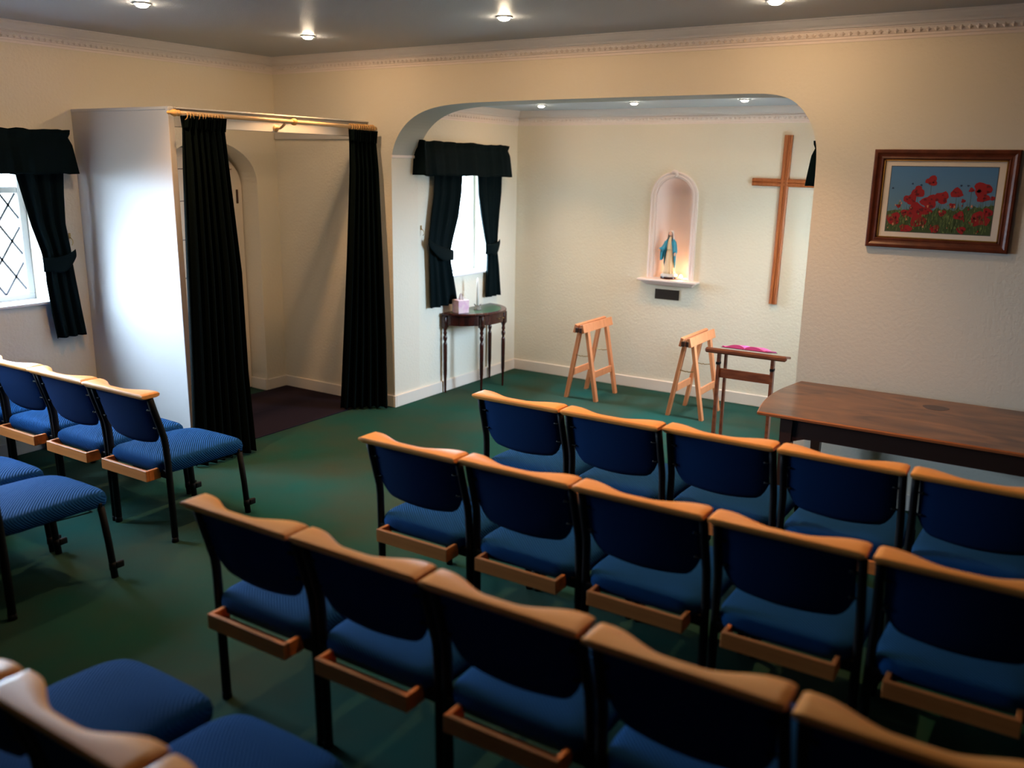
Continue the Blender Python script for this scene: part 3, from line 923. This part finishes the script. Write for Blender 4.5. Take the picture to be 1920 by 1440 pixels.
# ------------------------------------------------------------------ reading stand with open book
t = empty('reading_stand', (-1.852, 5.92, 0), 0, 'slim dark wooden reading stand in the alcove opening', 'stand')
bm = nb()
beam(bm, (0, -0.02, 0.828), (0, 0.20, 0.787), 0.50, 0.016, (0, 0, 1), 0.003)
obj('desk_top', bm, M['lectern'], t)
bm = nb(); beam(bm, (-0.285, -0.035, 0.823), (0.285, -0.035, 0.823), 0.036, 0.036, (0, 0, 1), 0.010); obj('front_bar', bm, M['lectern'], t)
for s in (-1, 1):
    bm = nb(); beam(bm, (s * 0.192, -0.02, 0.0), (s * 0.188, -0.015, 0.812), 0.022, 0.030, (0, 1, 0), 0.002); obj('leg', bm, M['lectern'], t)
for s in (-1, 1):
    bm = nb(); beam(bm, (s * 0.172, 0.085, 0.0), (s * 0.168, 0.07, 0.79), 0.018, 0.028, (0, 1, 0), 0.002); obj('leg', bm, M['lectern'], t)
bm = nb(); beam(bm, (-0.18, -0.012, 0.665), (0.18, -0.012, 0.665), 0.016, 0.065, (0, 0, 1), 0.002); obj('cross_rail', bm, M['lectern'], t)
for s in (-1, 1):
    for zz in (0.735, 0.21):
        bm = nb(); box(bm, s * 0.1895 - 0.013, s * 0.1895 + 0.013, -0.037, 0.002, zz - 0.009, zz + 0.009, 0.002, 1); obj('joint_band', bm, M['black'], t)

t = empty('open_book', (-1.872, 5.98, 0.832), 0, 'open book with bright pink pages lying on the reading stand', 'book')
t.rotation_euler = (math.radians(-10.7), 0, 0)
bm = nb(); box(bm, -0.168, 0.168, -0.058, 0.17, -0.0, 0.004, 0.001, 1); obj('cover', bm, M['dark_wood'], t)
for s in (-1, 1):
    bm = nb()
    top = []; bot = []
    for i in range(15):
        u = i / 14
        x = s * (0.004 + 0.156 * u)
        z = 0.004 + 0.026 * math.sin(PI * min(1, u * 1.15 + 0.06)) ** 0.7 * (1 - 0.35 * u) + 0.003
        if u > 0.92: z = 0.013
        top.append((x, z)); bot.append((x, 0.0042))
    poly = bot + list(reversed(top))
    prism(bm, [(a, b) for a, b in poly], 'y', -0.055, 0.165)
    obj('page_block', bm, M['pink'], t)

# ------------------------------------------------------------------ big table
TZ = 0.755
t = empty('long_table', (-0.56, 5.20, 0), 0, 'large polished brown wooden table against the wall under the poppy picture', 'table')
x0, x1, y0, y1 = -0.835, 0.85, -0.475, 0.415
def tab_outline(k=0.0, sx=1.0):
    pts = []
    n = 14
    for i in range(n + 1):                      # left end bowed outward
        v = i / n
        pts.append((x0 + k - 0.055 * math.sin(PI * v), y0 + k + (y1 - y0 - 2 * k) * v))
    for i in range(n + 1):
        v = 1 - i / n
        pts.append((x1 - k + 0.055 * math.sin(PI * v), y0 + k + (y1 - y0 - 2 * k) * v))
    return pts
bm = nb()
L0 = [bm.verts.new((x, y, TZ)) for x, y in tab_outline(0.006)]
L1 = [bm.verts.new((x, y, TZ - 0.006)) for x, y in tab_outline(0.0)]
L2 = [bm.verts.new((x, y, TZ - 0.018)) for x, y in tab_outline(0.002)]
L3 = [bm.verts.new((x, y, TZ - 0.024)) for x, y in tab_outline(0.018)]
bm.faces.new(L0); bm.faces.new(L3)
n = len(L0)
for A, B in ((L0, L1), (L1, L2), (L2, L3)):
    for i in range(n):
        f = bm.faces.new((A[i], A[(i + 1) % n], B[(i + 1) % n], B[i])); f.material_index = 1
tt = obj('tabletop', bm, [M['walnut'], M['walnut_edge']], t)
bm = nb()
pts = [(0.068 * math.cos(a) * (1 + 0.12 * math.sin(3 * a)), 0.058 * math.sin(a)) for a in [2 * PI * k / 28 for k in range(28)]]
prism(bm, pts, 'z', 0.0, 0.0006)
tag(obj('stain_mark', bm, M['stain'], tt, loc=(-0.02, 0.20, TZ)), None)
bm = nb()
ax0, ax1, ay0, ay1 = x0 + 0.13, x1 - 0.13, y0 + 0.07, y1 - 0.06
def apron(a, b, axis):
    # straight board with bracketed ends
    pass
n = 24
poly = [(ax0, TZ - 0.024), (ax1, TZ - 0.024)]
for i in range(n + 1):
    u = 1 - i / n
    x = ax0 + (ax1 - ax0) * u
    e = min(x - ax0, ax1 - x)
    d = 0.135 + (0.055 * (1 - e / 0.14) ** 1.6 if e < 0.14 else 0) - (0.012 if 0.14 <= e < 0.16 else 0)
    poly.append((x, TZ - d))
prism(bm, poly, 'y', ay0, ay0 + 0.022)
prism(bm, poly, 'y', ay1 - 0.022, ay1)
prism(bm, [(ay0, TZ - 0.024), (ay1, TZ - 0.024), (ay1, TZ - 0.15), (ay0, TZ - 0.15)], 'x', ax0, ax0 + 0.022)
prism(bm, [(ay0, TZ - 0.024), (ay1, TZ - 0.024), (ay1, TZ - 0.15), (ay0, TZ - 0.15)], 'x', ax1 - 0.022, ax1)
obj('apron', bm, M['dark_wood'], t)
for sx in (ax0 + 0.02, ax1 - 0.02):
    for sy in (ay0 + 0.02, ay1 - 0.02):
        bm = nb()
        V = box(bm, -0.034, 0.034, -0.034, 0.034, 0, TZ - 0.024)
        for v in V:
            if v.co.z < 0.1: v.co.x *= 0.6; v.co.y *= 0.6
        o = obj('leg', bm, M['dark_wood'], t, loc=(sx, sy, 0))

# ------------------------------------------------------------------ picture of poppies
t = empty('framed_picture', (-0.737, YA, 1.898), 0, 'framed photograph of red poppies against blue sky on the right wall', 'picture')
FW, FH, FB = 0.380, 0.282, 0.058
bm = nb()
prof = [(0.0, 0.0), (0.0, -0.026), (0.006, -0.030), (0.018, -0.030), (0.030, -0.022), (0.040, -0.020), (0.050, -0.022), (FB, -0.014), (FB, 0.0)]
cor = [(-1, -1), (1, -1), (1, 1), (-1, 1)]
rings = []
for sx, sz in cor:
    rings.append([bm.verts.new((sx * (FW - d), y, sz * (FH - d))) for d, y in prof])
for i in range(4):
    A, B = rings[i], rings[(i + 1) % 4]
    for k in range(len(prof) - 1): bm.faces.new((A[k], A[k + 1], B[k + 1], B[k]))
obj('frame', bm, M['frame'], t)
bm = nb()
for (a, b, c, d) in ((-FW + FB, FW - FB, -FH + FB, -FH + FB + 0.006), (-FW + FB, FW - FB, FH - FB - 0.006, FH - FB), (-FW + FB, -FW + FB + 0.006, -FH + FB, FH - FB), (FW - FB - 0.006, FW - FB, -FH + FB, FH - FB)):
    box(bm, a, b, -0.017, -0.008, c, d)
obj('gilt_slip', bm, M['gold'], t)
bm = nb(); box(bm, -FW + FB, FW - FB, -0.010, -0.004, -FH + FB, FH - FB); obj('mount', bm, M['card'], t)
# print: sky, grass, stems, poppies as flat ink shapes in one sheet
pm = [mat('print_sky', (0.09, 0.24, 0.48), 0.5), mat('print_haze', (0.13, 0.27, 0.38), 0.5), mat('print_green', (0.05, 0.085, 0.025), 0.5), mat('print_green_pale', (0.17, 0.23, 0.07), 0.5),
      mat('print_red', (0.34, 0.009, 0.012), 0.5), mat('print_red_dark', (0.15, 0.006, 0.010), 0.5), mat('print_pink', (0.62, 0.26, 0.14), 0.5), mat('print_border', (0.10, 0.10, 0.09), 0.5), mat('print_bud', (0.015, 0.05, 0.11), 0.5)]
PW, PH = 0.278, 0.186
nt, N, L, b = nodes(pm[0])
tc = N.new('ShaderNodeTexCoord'); sx_ = N.new('ShaderNodeSeparateXYZ'); cr = N.new('ShaderNodeValToRGB'); mr = N.new('ShaderNodeMapRange')
mr.inputs['From Min'].default_value = -0.06; mr.inputs['From Max'].default_value = PH
cr.color_ramp.elements[0].color = (0.13, 0.25, 0.33, 1); cr.color_ramp.elements[1].color = (0.075, 0.22, 0.44, 1)
L.new(tc.outputs['Object'], sx_.inputs[0]); L.new(sx_.outputs['Z'], mr.inputs['Value']); L.new(mr.outputs[0], cr.inputs['Fac']); L.new(cr.outputs['Color'], b.inputs['Base Color'])
bm = nb()
YP = -0.0106
box(bm, -PW - 0.004, PW + 0.004, -0.0104, -0.0100, -PH - 0.004, PH + 0.004, mi=7)
def flat(pts, mi, lay):
    y = YP - lay * 0.00004
    f = bm.faces.new([bm.verts.new((x, y, z)) for x, z in pts]); f.material_index = mi
flat([(-PW, -PH), (PW, -PH), (PW, PH), (-PW, PH)], 0, 0)
rg = random.Random(5)
edge = [(-PW, -PH)]
for i in range(41):
    edge.append((-PW + 2 * PW * i / 40, -0.075 + 0.045 * (i / 40) + rg.uniform(-0.012, 0.012)))
edge.append((PW, -PH)); flat(edge, 2, 1)
def blade(x, z, h, w, lean, mi, lay): flat([(max(-PW, min(PW, q[0])), q[1]) for q in ((x - w, z), (x + w, z), (x + lean, z + h))], mi, lay)
for i in range(520):
    x = rg.uniform(-PW + 0.004, PW - 0.004); z = rg.uniform(-PH, -0.075 + 0.05 * (x / PW + 1) / 2)
    blade(x, z, rg.uniform(0.02, 0.06), rg.uniform(0.0008, 0.002), rg.uniform(-0.012, 0.012), rg.choice([2, 3, 3, 2, 2]), 2 + i % 3)
def pic(px, py):
    v = (py - 370) / 405.0; u = (px - (955 - 40 * v)) / (663 - 18 * v)
    return (-PW + 2 * PW * u, PH - 2 * PH * v)
def blob(px, py, r, mi, lay, sq=0.85):
    x, z = pic(px, py); r = r / 663 * 2 * PW
    pts = []
    ph = rg.uniform(0, 6)
    for k in range(16):
        a = 2 * PI * k / 16
        q = r * (1 + 0.18 * math.sin(3 * a + ph) + rg.uniform(-0.12, 0.12))
        pts.append((max(-PW, min(PW, x + q * math.cos(a))), max(-PH, min(PH, z + q * sq * math.sin(a)))))
    flat(pts, mi, lay)
pop = [(1210, 455, 32), (1125, 525, 36), (1075, 572, 36), (1195, 585, 46), (1272, 555, 40), (1000, 615, 13), (1115, 640, 52), (965, 695, 42), (1045, 660, 26), (1125, 705, 45), (1275, 650, 22), (1335, 602, 17),
       (1365, 525, 32), (1405, 572, 12), (1520, 500, 48), (1525, 547, 33), (1582, 552, 14), (1500, 680, 50), (1548, 638, 30), (1045, 758, 34), (1390, 750, 24), (1380, 665, 30), (1455, 505, 15), (1230, 750, 26), (1180, 640, 26)]
for px, py, r in pop:
    x, z = pic(px, py)
    if z > -0.09: flat([(x - 0.0009, z), (x + 0.0009, z), (x + 0.004, -0.09), (x + 0.002, -0.09)], 2, 5)
lay = 6
for px, py, r in pop:
    lay += 1
    blob(px, py, r * 1.15, 4, lay)
    for k in range(4): blob(px + rg.uniform(-.75, .75) * r, py + rg.uniform(-.4, .7) * r, r * rg.uniform(0.12, 0.3), 5, lay + 30)
for px, py in [(1393, 480), (1090, 475), (1145, 482), (1435, 480), (963, 505)]: blob(px, py, 7, 8, 60)
for i in range(60):
    px = rg.uniform(925, 1560); py = rg.uniform(580, 775)
    blob(px, py, rg.uniform(2.5, 6), rg.choice([6, 3, 4]), 65, 1.8)
for i in range(160):
    x = rg.uniform(-PW + 0.004, PW - 0.004); z = rg.uniform(-PH, -0.10)
    blade(x, z, rg.uniform(0.02, 0.05), rg.uniform(0.0008, 0.0016), rg.uniform(-0.01, 0.01), rg.choice([2, 3]), 70)
o = obj('print', bm, pm, t)

# ------------------------------------------------------------------ cross
t = empty('wall_cross', (-2.183, YB, 1.95), 0, 'plain brown wooden cross hanging on the alcove wall', 'cross')
t.rotation_euler = (0, math.radians(0.7), 0)
def ridged(bm, axis, a, b, hw, th):
    prof = [(-hw, 0), (-hw, -th * 0.75), (-hw * 0.72, -th), (-hw * 0.12, -th * 0.93), (0, -th * 0.72), (hw * 0.12, -th * 0.93), (hw * 0.72, -th), (hw, -th * 0.75), (hw, 0)]
    if axis == 'z': A = [bm.verts.new((p, y, a)) for p, y in prof]; B = [bm.verts.new((p, y, b)) for p, y in prof]
    else: A = [bm.verts.new((a, y, p)) for p, y in prof]; B = [bm.verts.new((b, y, p)) for p, y in prof]
    n = len(prof)
    for i in range(n): bm.faces.new((A[i], A[(i + 1) % n], B[(i + 1) % n], B[i]))
    bm.faces.new(A); bm.faces.new(B)
bm = nb(); ridged(bm, 'z', -1.02, 0.385, 0.033, 0.032); obj('upright', bm, M['cross'], t)
bm = nb(); ridged(bm, 'x', -0.272, 0.268, 0.032, 0.031); obj('crossbar', bm, M['cross'], t)

# ------------------------------------------------------------------ niche
t = empty('wall_niche', (NX, YB, 0), 0, 'white arched plaster niche with moulded surround on the alcove wall', 'niche')
bm = nb()
n = 24
V = []
def npt(a, z, shrink=1.0): return (NR * math.cos(a) * shrink, 0.0 + NR * 1.15 * math.sin(a) * shrink, z)
rows = []
zs = [NZ0 + (NSP - NZ0) * j / 10 for j in range(11)]
for z in zs: rows.append([npt(PI * k / n, z) for k in range(n + 1)])
for j in range(1, 13):
    b_ = PI / 2 * j / 12
    rows.append([(NR * math.cos(PI * k / n) * math.cos(b_), NR * 1.15 * math.sin(PI * k / n) * math.cos(b_), NSP + NR * math.sin(b_)) for k in range(n + 1)])
grid(bm, rows)
f = [bm.verts.new((p[0], p[1], NZ0)) for p in rows[0]]; bm.faces.new(f)
bmesh.ops.remove_doubles(bm, verts=bm.verts, dist=0.0002)
o = obj('recess', bm, M['plaster'], t, True)
md = o.modifiers.new('thickness', 'SOLIDIFY'); md.thickness = 0.01; md.offset = -1
bm = nb()
FR = 0.225
ipath = [(-1, NZ0)] + [(-1, NSP)]
def ring_at(r):
    pts = [(-r, NZ0)]
    pts += [(-r * math.cos(PI * k / 32), NSP + r * math.sin(PI * k / 32)) for k in range(33)]
    pts += [(r, NZ0)]
    return pts
prof = [(NR - 0.001, 0.0), (NR, -0.014), (NR + 0.010, -0.020), (NR + 0.018, -0.016), (NR + 0.030, -0.018), (FR - 0.010, -0.026), (FR, -0.022), (FR, 0.0)]
rows = [[(x, y, z) for x, z in ring_at(r)] for r, y in prof]
grid(bm, rows)
sharp(obj('surround', bm, M['plaster'], t), 30)
bm = nb()                                        # scroll keystone
tube(bm, [(-0.026, -0.028, NSP + NR + 0.040), (-0.006, -0.030, NSP + NR + 0.048), (0.016, -0.030, NSP + NR + 0.044), (0.024, -0.032, NSP + NR + 0.022), (0.004, -0.03, NSP + NR + 0.004)], [0.010, 0.016, 0.016, 0.013, 0.008], 12)
tube(bm, [(-0.03, -0.022, NSP + NR + 0.035), (-0.055, -0.02, NSP + NR + 0.022)], [0.012, 0.005], 10)
obj('keystone', bm, M['plaster'], t, True)
bm = nb()
def slab(x, y, z0, z1): box(bm, -x, x, -y, 0.0, z0, z1, 0.003, 1)
slab(0.285, 0.105, NZ0 - 0.018, NZ0)
slab(0.270, 0.090, NZ0 - 0.026, NZ0 - 0.017)
slab(0.255, 0.075, NZ0 - 0.036, NZ0 - 0.025)
slab(0.240, 0.055, NZ0 - 0.048, NZ0 - 0.035)
slab(0.228, 0.035, NZ0 - 0.058, NZ0 - 0.047)
obj('shelf', bm, M['plaster'], t)

bm = nb(); box(bm, -3.296, -3.059, YB - 0.008, YB, 0.876, 0.968, 0.002, 1)
tag(obj('wall_plaque', bm, M['plaque']), 'small blank dark rectangular plaque on wall below the niche shelf', 'plaque')

# tealight glow behind the figure
t = empty('niche_lamp', (NX + 0.085, YB + 0.045, NZ0 + 0.001), 0, 'small glowing tealight lamp on niche floor beside the statue', 'lamp')
bm = nb(); lathe(bm, [(0.0, 0.0), (0.017, 0.0), (0.017, 0.012), (0.0, 0.012)], 20); obj('cup', bm, M['steel'], t, True)
bm = nb(); lathe(bm, [(0.0, 0.012), (0.012, 0.013), (0.016, 0.024), (0.011, 0.036), (0.0, 0.042)], 16); obj('bulb', bm, M['tealight'], t, True)
d = bpy.data.lights.new('niche_lamp_light', 'POINT'); d.energy = 1.1; d.color = (1.0, 0.45, 0.22); d.shadow_soft_size = 0.012
o = bpy.data.objects.new('niche_lamp_light', d); COL.objects.link(o); o.location = (0, 0.0, 0.058); o.parent = t

# statue (height 0.43)
t = empty('statue', (NX - 0.022, YB + 0.02, NZ0 + 0.001), 0, 'small painted statue of a robed figure in blue mantle inside the niche', 'statue')
bm = nb(); lathe(bm, [(0.0, 0), (0.078, 0), (0.081, 0.006), (0.078, 0.020), (0.0, 0.020)], 32, ay=0.8); sharp(obj('base', bm, M['gloss_black'], t))
bm = nb()
rows = []
for k, (r, z) in enumerate([(0.074, 0.020), (0.077, 0.030), (0.070, 0.041), (0.052, 0.050), (0.035, 0.054)]):
    rows.append([(r * (1 + 0.06 * math.sin(9 * a)) * math.cos(a), 0.8 * r * (1 + 0.06 * math.sin(9 * a)) * math.sin(a), z + (0.004 * math.sin(7 * a) if k else 0)) for a in [2 * PI * i / 48 for i in range(48)]])
V = grid(bm, rows, closed_u=True); bm.faces.new(V[0]); bm.faces.new(V[-1]); obj('cloud_mound', bm, M['cloud'], t, True)
bm = nb()                                         # robe
rows = []
for r, rd, z, fa in [(0.058, 0.046, 0.048, 0.10), (0.050, 0.040, 0.075, 0.11), (0.044, 0.034, 0.12, 0.10), (0.040, 0.030, 0.17, 0.08), (0.037, 0.027, 0.21, 0.06), (0.034, 0.025, 0.245, 0.03), (0.031, 0.023, 0.272, 0.01),
                     (0.036, 0.025, 0.30, 0.01), (0.040, 0.025, 0.325, 0.0), (0.040, 0.023, 0.345, 0.0), (0.030, 0.018, 0.360, 0.0), (0.014, 0.013, 0.370, 0.0), (0.011, 0.011, 0.384, 0.0)]:
    rows.append([(r * (1 + fa * math.sin(11 * a + z * 6)) * math.cos(a), rd * (1 + fa * math.sin(11 * a + z * 6)) * math.sin(a), z) for a in [2 * PI * i / 66 for i in range(66)]])
V = grid(bm, rows, closed_u=True); bm.faces.new(V[0]); bm.faces.new(V[-1]); obj('robe', bm, M['robe'], t, True)
bm = nb(); tube(bm, [(0.0325 * math.cos(a), 0.0245 * math.sin(a), 0.268) for a in [2 * PI * i / 24 for i in range(24)]], 0.0032, 6, closed=True)
obj('sash', bm, mat('sash_pale', (0.55, 0.60, 0.45), 0.5), t, True)
# mantle: open cloak wrapped round the back, front edges apart
bm = nb()
rows = []
for z, r, rd, op in [(0.075, 0.050, 0.046, 1.75), (0.10, 0.052, 0.048, 1.50), (0.15, 0.056, 0.046, 1.20), (0.20, 0.056, 0.042, 0.98), (0.25, 0.052, 0.037, 0.80), (0.29, 0.050, 0.034, 0.62), (0.325, 0.048, 0.031, 0.46), (0.348, 0.043, 0.027, 0.40), (0.364, 0.030, 0.021, 0.50), (0.374, 0.019, 0.018, 0.7)]:
    r_ = []
    for i in range(41):
        a = -PI / 2 + op + (2 * PI - 2 * op) * i / 40
        q = 1 + 0.05 * math.sin(9 * a + z * 20)
        r_.append((r * q * math.cos(a), rd * q * math.sin(a), z))
    rows.append(r_)
grid(bm, rows)
o = obj('mantle', bm, M['mantle'], t, True); md = o.modifiers.new('thickness', 'SOLIDIFY'); md.thickness = 0.004
# sleeves hanging from the forearms
for s, pts in ((-1, [(-0.038, -0.004, 0.338), (-0.050, -0.012, 0.305), (-0.062, -0.026, 0.276), (-0.078, -0.040, 0.262)]), (1, [(0.038, -0.004, 0.338), (0.050, -0.010, 0.300), (0.058, -0.020, 0.262), (0.060, -0.034, 0.242)])):
    bm = nb(); tube(bm, pts, [0.017, 0.017, 0.019, 0.021], 14)
    p = Vector(pts[-1]); q = Vector(pts[1])
    n_ = 8
    rows = []
    for j in range(6):
        v = j / 5
        rows.append([tuple(q.lerp(p, i / n_) + Vector((s * 0.004 * math.sin(i * 2.0), 0.006 * math.sin(i * 2.5 + v), -0.115 * v * (1 - 0.35 * abs(i / n_ - 0.45))))) for i in range(n_ + 1)])
    bm2 = bm
    grid(bm2, rows)
    o = obj('sleeve', bm, M['mantle'], t, True); md = o.modifiers.new('thickness', 'SOLIDIFY'); md.thickness = 0.003
    # hand with fingers
    bm = nb()
    dr = Vector((s * (-0.9) * -1, -0.55, -0.10)).normalized() if s < 0 else Vector((0.15, -0.6, -0.8)).normalized()
    if s < 0: dr = Vector((-0.85, -0.5, -0.12)).normalized()
    base = p + dr * 0.002
    tube(bm, [base - dr * 0.01, base + dr * 0.006, base + dr * 0.016, base + dr * 0.020], [0.006, 0.0062, 0.0072, 0.005], 10)
    side = dr.cross(Vector((0, 0, 1))).normalized() if abs(dr.z) < 0.5 else Vector((1, 0, 0))
    for k, L_ in zip((-1.5, -0.5, 0.5, 1.5), (0.012, 0.015, 0.014, 0.011)):
        a = base + dr * 0.017 + side * 0.0034 * k
        tube(bm, [a, a + dr * L_ * 0.6, a + dr * L_ + Vector((0, 0, -0.002))], [0.0018, 0.0016, 0.0011], 6)
    a = base + dr * 0.008 + side * -0.005
    tube(bm, [a, a + dr * 0.006 - side * 0.005, a + dr * 0.012 - side * 0.006], [0.0022, 0.0019, 0.0012], 6)
    obj('hand', bm, M['skin'], t, True)
bm = nb()                                         # head with face
rows = []
HZ = 0.405
for j in range(13):
    v = -1 + 2 * j / 12
    rr_ = math.sqrt(max(0.0, 1 - v * v))
    z = HZ + 0.0235 * v
    wx = 0.0165 * rr_ * (1 - 0.16 * max(0, -v)); wy = 0.0195 * rr_
    r_ = []
    for i in range(28):
        a = 2 * PI * i / 28
        x = wx * math.cos(a); y = wy * math.sin(a)
        front = max(0.0, -math.sin(a)) ** 10
        if -0.30 < v < 0.20: y -= 0.0042 * front * (1 - abs(v + 0.12) / 0.34)
        if 0.05 < v < 0.35:
            ex = max(0.0, 1 - abs(abs(math.cos(a)) - 0.42) / 0.22)
            if math.sin(a) < 0: y += 0.0018 * ex
        r_.append((x, y, z))
    rows.append(r_)
V = grid(bm, rows, closed_u=True); bmesh.ops.remove_doubles(bm, verts=bm.verts, dist=0.0001)
tube(bm, [(0, 0, 0.368), (0, -0.001, 0.39)], [0.0095, 0.009], 12)
bmesh.ops.rotate(bm, verts=bm.verts, cent=(0, 0, 0.38), matrix=Matrix.Rotation(math.radians(9), 3, 'X'))
hd = obj('head', bm, M['skin'], t, True)
bm = nb()
for s in (-1, 1):
    bmesh.ops.create_icosphere(bm, subdivisions=1, radius=0.0016, matrix=Matrix.Translation((s * 0.0062, -0.0195, 0.409)))
obj('eyes', bm, M['hair'], hd, True)
bm = nb(); box(bm, -0.0042, 0.0042, -0.0212, -0.0190, 0.3925, 0.3942, 0.0006, 1); obj('mouth', bm, mat('painted_lips', (0.45, 0.10, 0.08), 0.5), hd)
bm = nb()
for s in (-1, 1):
    tube(bm, [(s * 0.009, -0.0160, 0.4190), (s * 0.0135, -0.0135, 0.413), (s * 0.0165, -0.009, 0.400), (s * 0.018, -0.010, 0.380), (s * 0.020, -0.016, 0.362), (s * 0.019, -0.020, 0.345)], [0.0025, 0.003, 0.0035, 0.004, 0.004, 0.002], 8)
obj('hair', bm, M['hair'], t, True)
bm = nb()
rows = []
for j, (z, r, rd, op) in enumerate([(0.350, 0.030, 0.026, 1.25), (0.375, 0.026, 0.024, 1.1), (0.395, 0.0225, 0.0225, 0.95), (0.410, 0.0225, 0.0225, 0.80), (0.419, 0.021, 0.0225, 0.45), (0.427, 0.015, 0.0175, 0.15), (0.432, 0.004, 0.005, 0.0)]):
    rows.append([(r * math.cos(a), 0.002 + rd * math.sin(a), z) for a in [-PI / 2 + op + (2 * PI - 2 * op) * i / 30 for i in range(31)]])
grid(bm, rows)
o = obj('veil', bm, M['veil'], t, True); md = o.modifiers.new('thickness', 'SOLIDIFY'); md.thickness = 0.002

for o_ in t.children:
    if o_.name.split('.')[0] in ('head', 'hair', 'veil'):
        o_.scale = (1.15, 1.15, 1.15); o_.location = (0, 0, 0.372 * (1 - 1.15) + 0.0)

# ------------------------------------------------------------------ console table
CZ = 0.745
t = empty('console_table', (AX0 + 0.02, 6.76, 0), 0, 'half-round dark mahogany console table under the small alcove window', 'console table')
def demi(r, back=0.002, n=40, sc=1.0):
    pts = [(back, -0.40 * sc)]
    for i in range(n + 1):
        a = -PI / 2 + PI * i / n
        c, s_ = math.cos(a), math.sin(a)
        R_ = 0.40 * sc
        rr_ = 1.0 + (0.022 if abs(s_) < 0.44 else 0.0)
        pts.append((back + (0.365 * sc) * rr_ * abs(c) ** 1.0, R_ * s_))
    return pts
bm = nb()
P0 = demi(0)
A = [bm.verts.new((x, y, CZ)) for x, y in demi(0, sc=0.985)]
B = [bm.verts.new((x, y, CZ - 0.006)) for x, y in demi(0)]
D = [bm.verts.new((x, y, CZ - 0.016)) for x, y in demi(0)]
E_ = [bm.verts.new((x, y, CZ - 0.022)) for x, y in demi(0, sc=0.975)]
bm.faces.new(A); bm.faces.new(E_)
for P_, Q_ in ((A, B), (B, D), (D, E_)):
    for i in range(len(A)): bm.faces.new((P_[i], P_[(i + 1) % len(A)], Q_[(i + 1) % len(A)], Q_[i]))
tt = obj('tabletop', bm, M['mahog'], t)
bm = nb(); prism(bm, [(x + 0.02, y) for x, y in demi(0, sc=0.82)], 'z', CZ, CZ + 0.0006); obj('leather_inlay', bm, M['leather'], tt)
bm = nb(); prism(bm, demi(0, sc=0.93), 'z', CZ - 0.112, CZ - 0.022); obj('apron', bm, M['mahog'], t)
for s in (-0.035, 0.035):
    bm = nb(); tube(bm, [(0.345, 0.05 + s, CZ - 0.068), (0.357, 0.05 + s, CZ - 0.068), (0.366, 0.05 + s, CZ - 0.068)], [0.003, 0.004, 0.006], 10); obj('drawer_knob', bm, M['brass'], t, True)
legp = [(0.009, 0.0), (0.011, 0.06), (0.013, 0.145), (0.0165, 0.152), (0.013, 0.160), (0.0165, 0.168), (0.0165, 0.18), (0.0185, 0.40), (0.0185, 0.455), (0.015, 0.470), (0.010, 0.480), (0.017, 0.500), (0.0195, 0.515), (0.017, 0.530), (0.011, 0.541), (0.016, 0.552), (0.018, 0.565), (0.013, 0.578), (0.015, 0.590), (0.024, 0.612)]
for x, y in ((0.022, -0.365), (0.022, 0.365), (0.300, -0.18), (0.300, 0.18)):
    bm = nb(); lathe(bm, legp, 18); box(bm, -0.024, 0.024, -0.024, 0.024, 0.612, 0.722, 0.002, 1)
    sharp(obj('leg', bm, M['mahog'], t, loc=(x, y, 0)), 50)

t = empty('tissue_box', (-4.70, 6.50, CZ + 0.001), math.radians(-22), 'square pink tissue box on the console table', 'tissue box')
bm = nb(); box(bm, -0.056, 0.056, -0.056, 0.056, 0, 0.118, 0.002, 1); obj('carton', bm, M['tissuebox'], t)
bm = nb()
rows = []
for j in range(9):
    v = j / 8
    r = 0.034 * (1 - v) ** 0.45 + 0.003
    rows.append([(0.010 * v + r * math.cos(a) * (1 + 0.3 * math.sin(3 * a)), r * 0.45 * math.sin(a) + 0.005 * math.sin(2 * a + 3 * v), 0.115 + 0.062 * v) for a in [2 * PI * k / 20 for k in range(20)]])
V = grid(bm, rows, closed_u=True); bm.faces.new(V[-1]); obj('tissue', bm, M['tissue'], t, True)

t = empty('candle_holder', (-4.675, 6.735, CZ + 0.001), 0, 'small clear glass candle holder on the console table', 'candle holder')
bm = nb()
for k in range(6):
    a = 2 * PI * k / 6
    c, s_ = math.cos(a), math.sin(a)
    tube(bm, [(0.030 * c, 0.030 * s_, 0.004), (0.022 * c, 0.022 * s_, 0.018), (0.018 * c, 0.018 * s_, 0.034), (0.036 * c, 0.036 * s_, 0.052)], [0.006, 0.007, 0.006, 0.004], 8)
obj('petals', bm, M['crystal'], t, True)
bm = nb(); lathe(bm, [(0.0, 0.0), (0.034, 0.0), (0.036, 0.006), (0.018, 0.010), (0.016, 0.038), (0.0, 0.038)], 20); obj('cup', bm, M['crystal'], t, True)
t = empty('candle', (-4.675, 6.735, CZ + 0.040), 0, 'white dinner candle standing in the glass holder', 'candle')
bm = nb(); lathe(bm, [(0.0, 0.0), (0.0115, 0.0), (0.0105, 0.22), (0.008, 0.245), (0.003, 0.255), (0.0, 0.256)], 18); obj('wax_stick', bm, M['wax'], t, True)
bm = nb(); tube(bm, [(0, 0, 0.254), (0.001, 0, 0.265)], 0.001, 6); obj('wick', bm, M['black'], t)
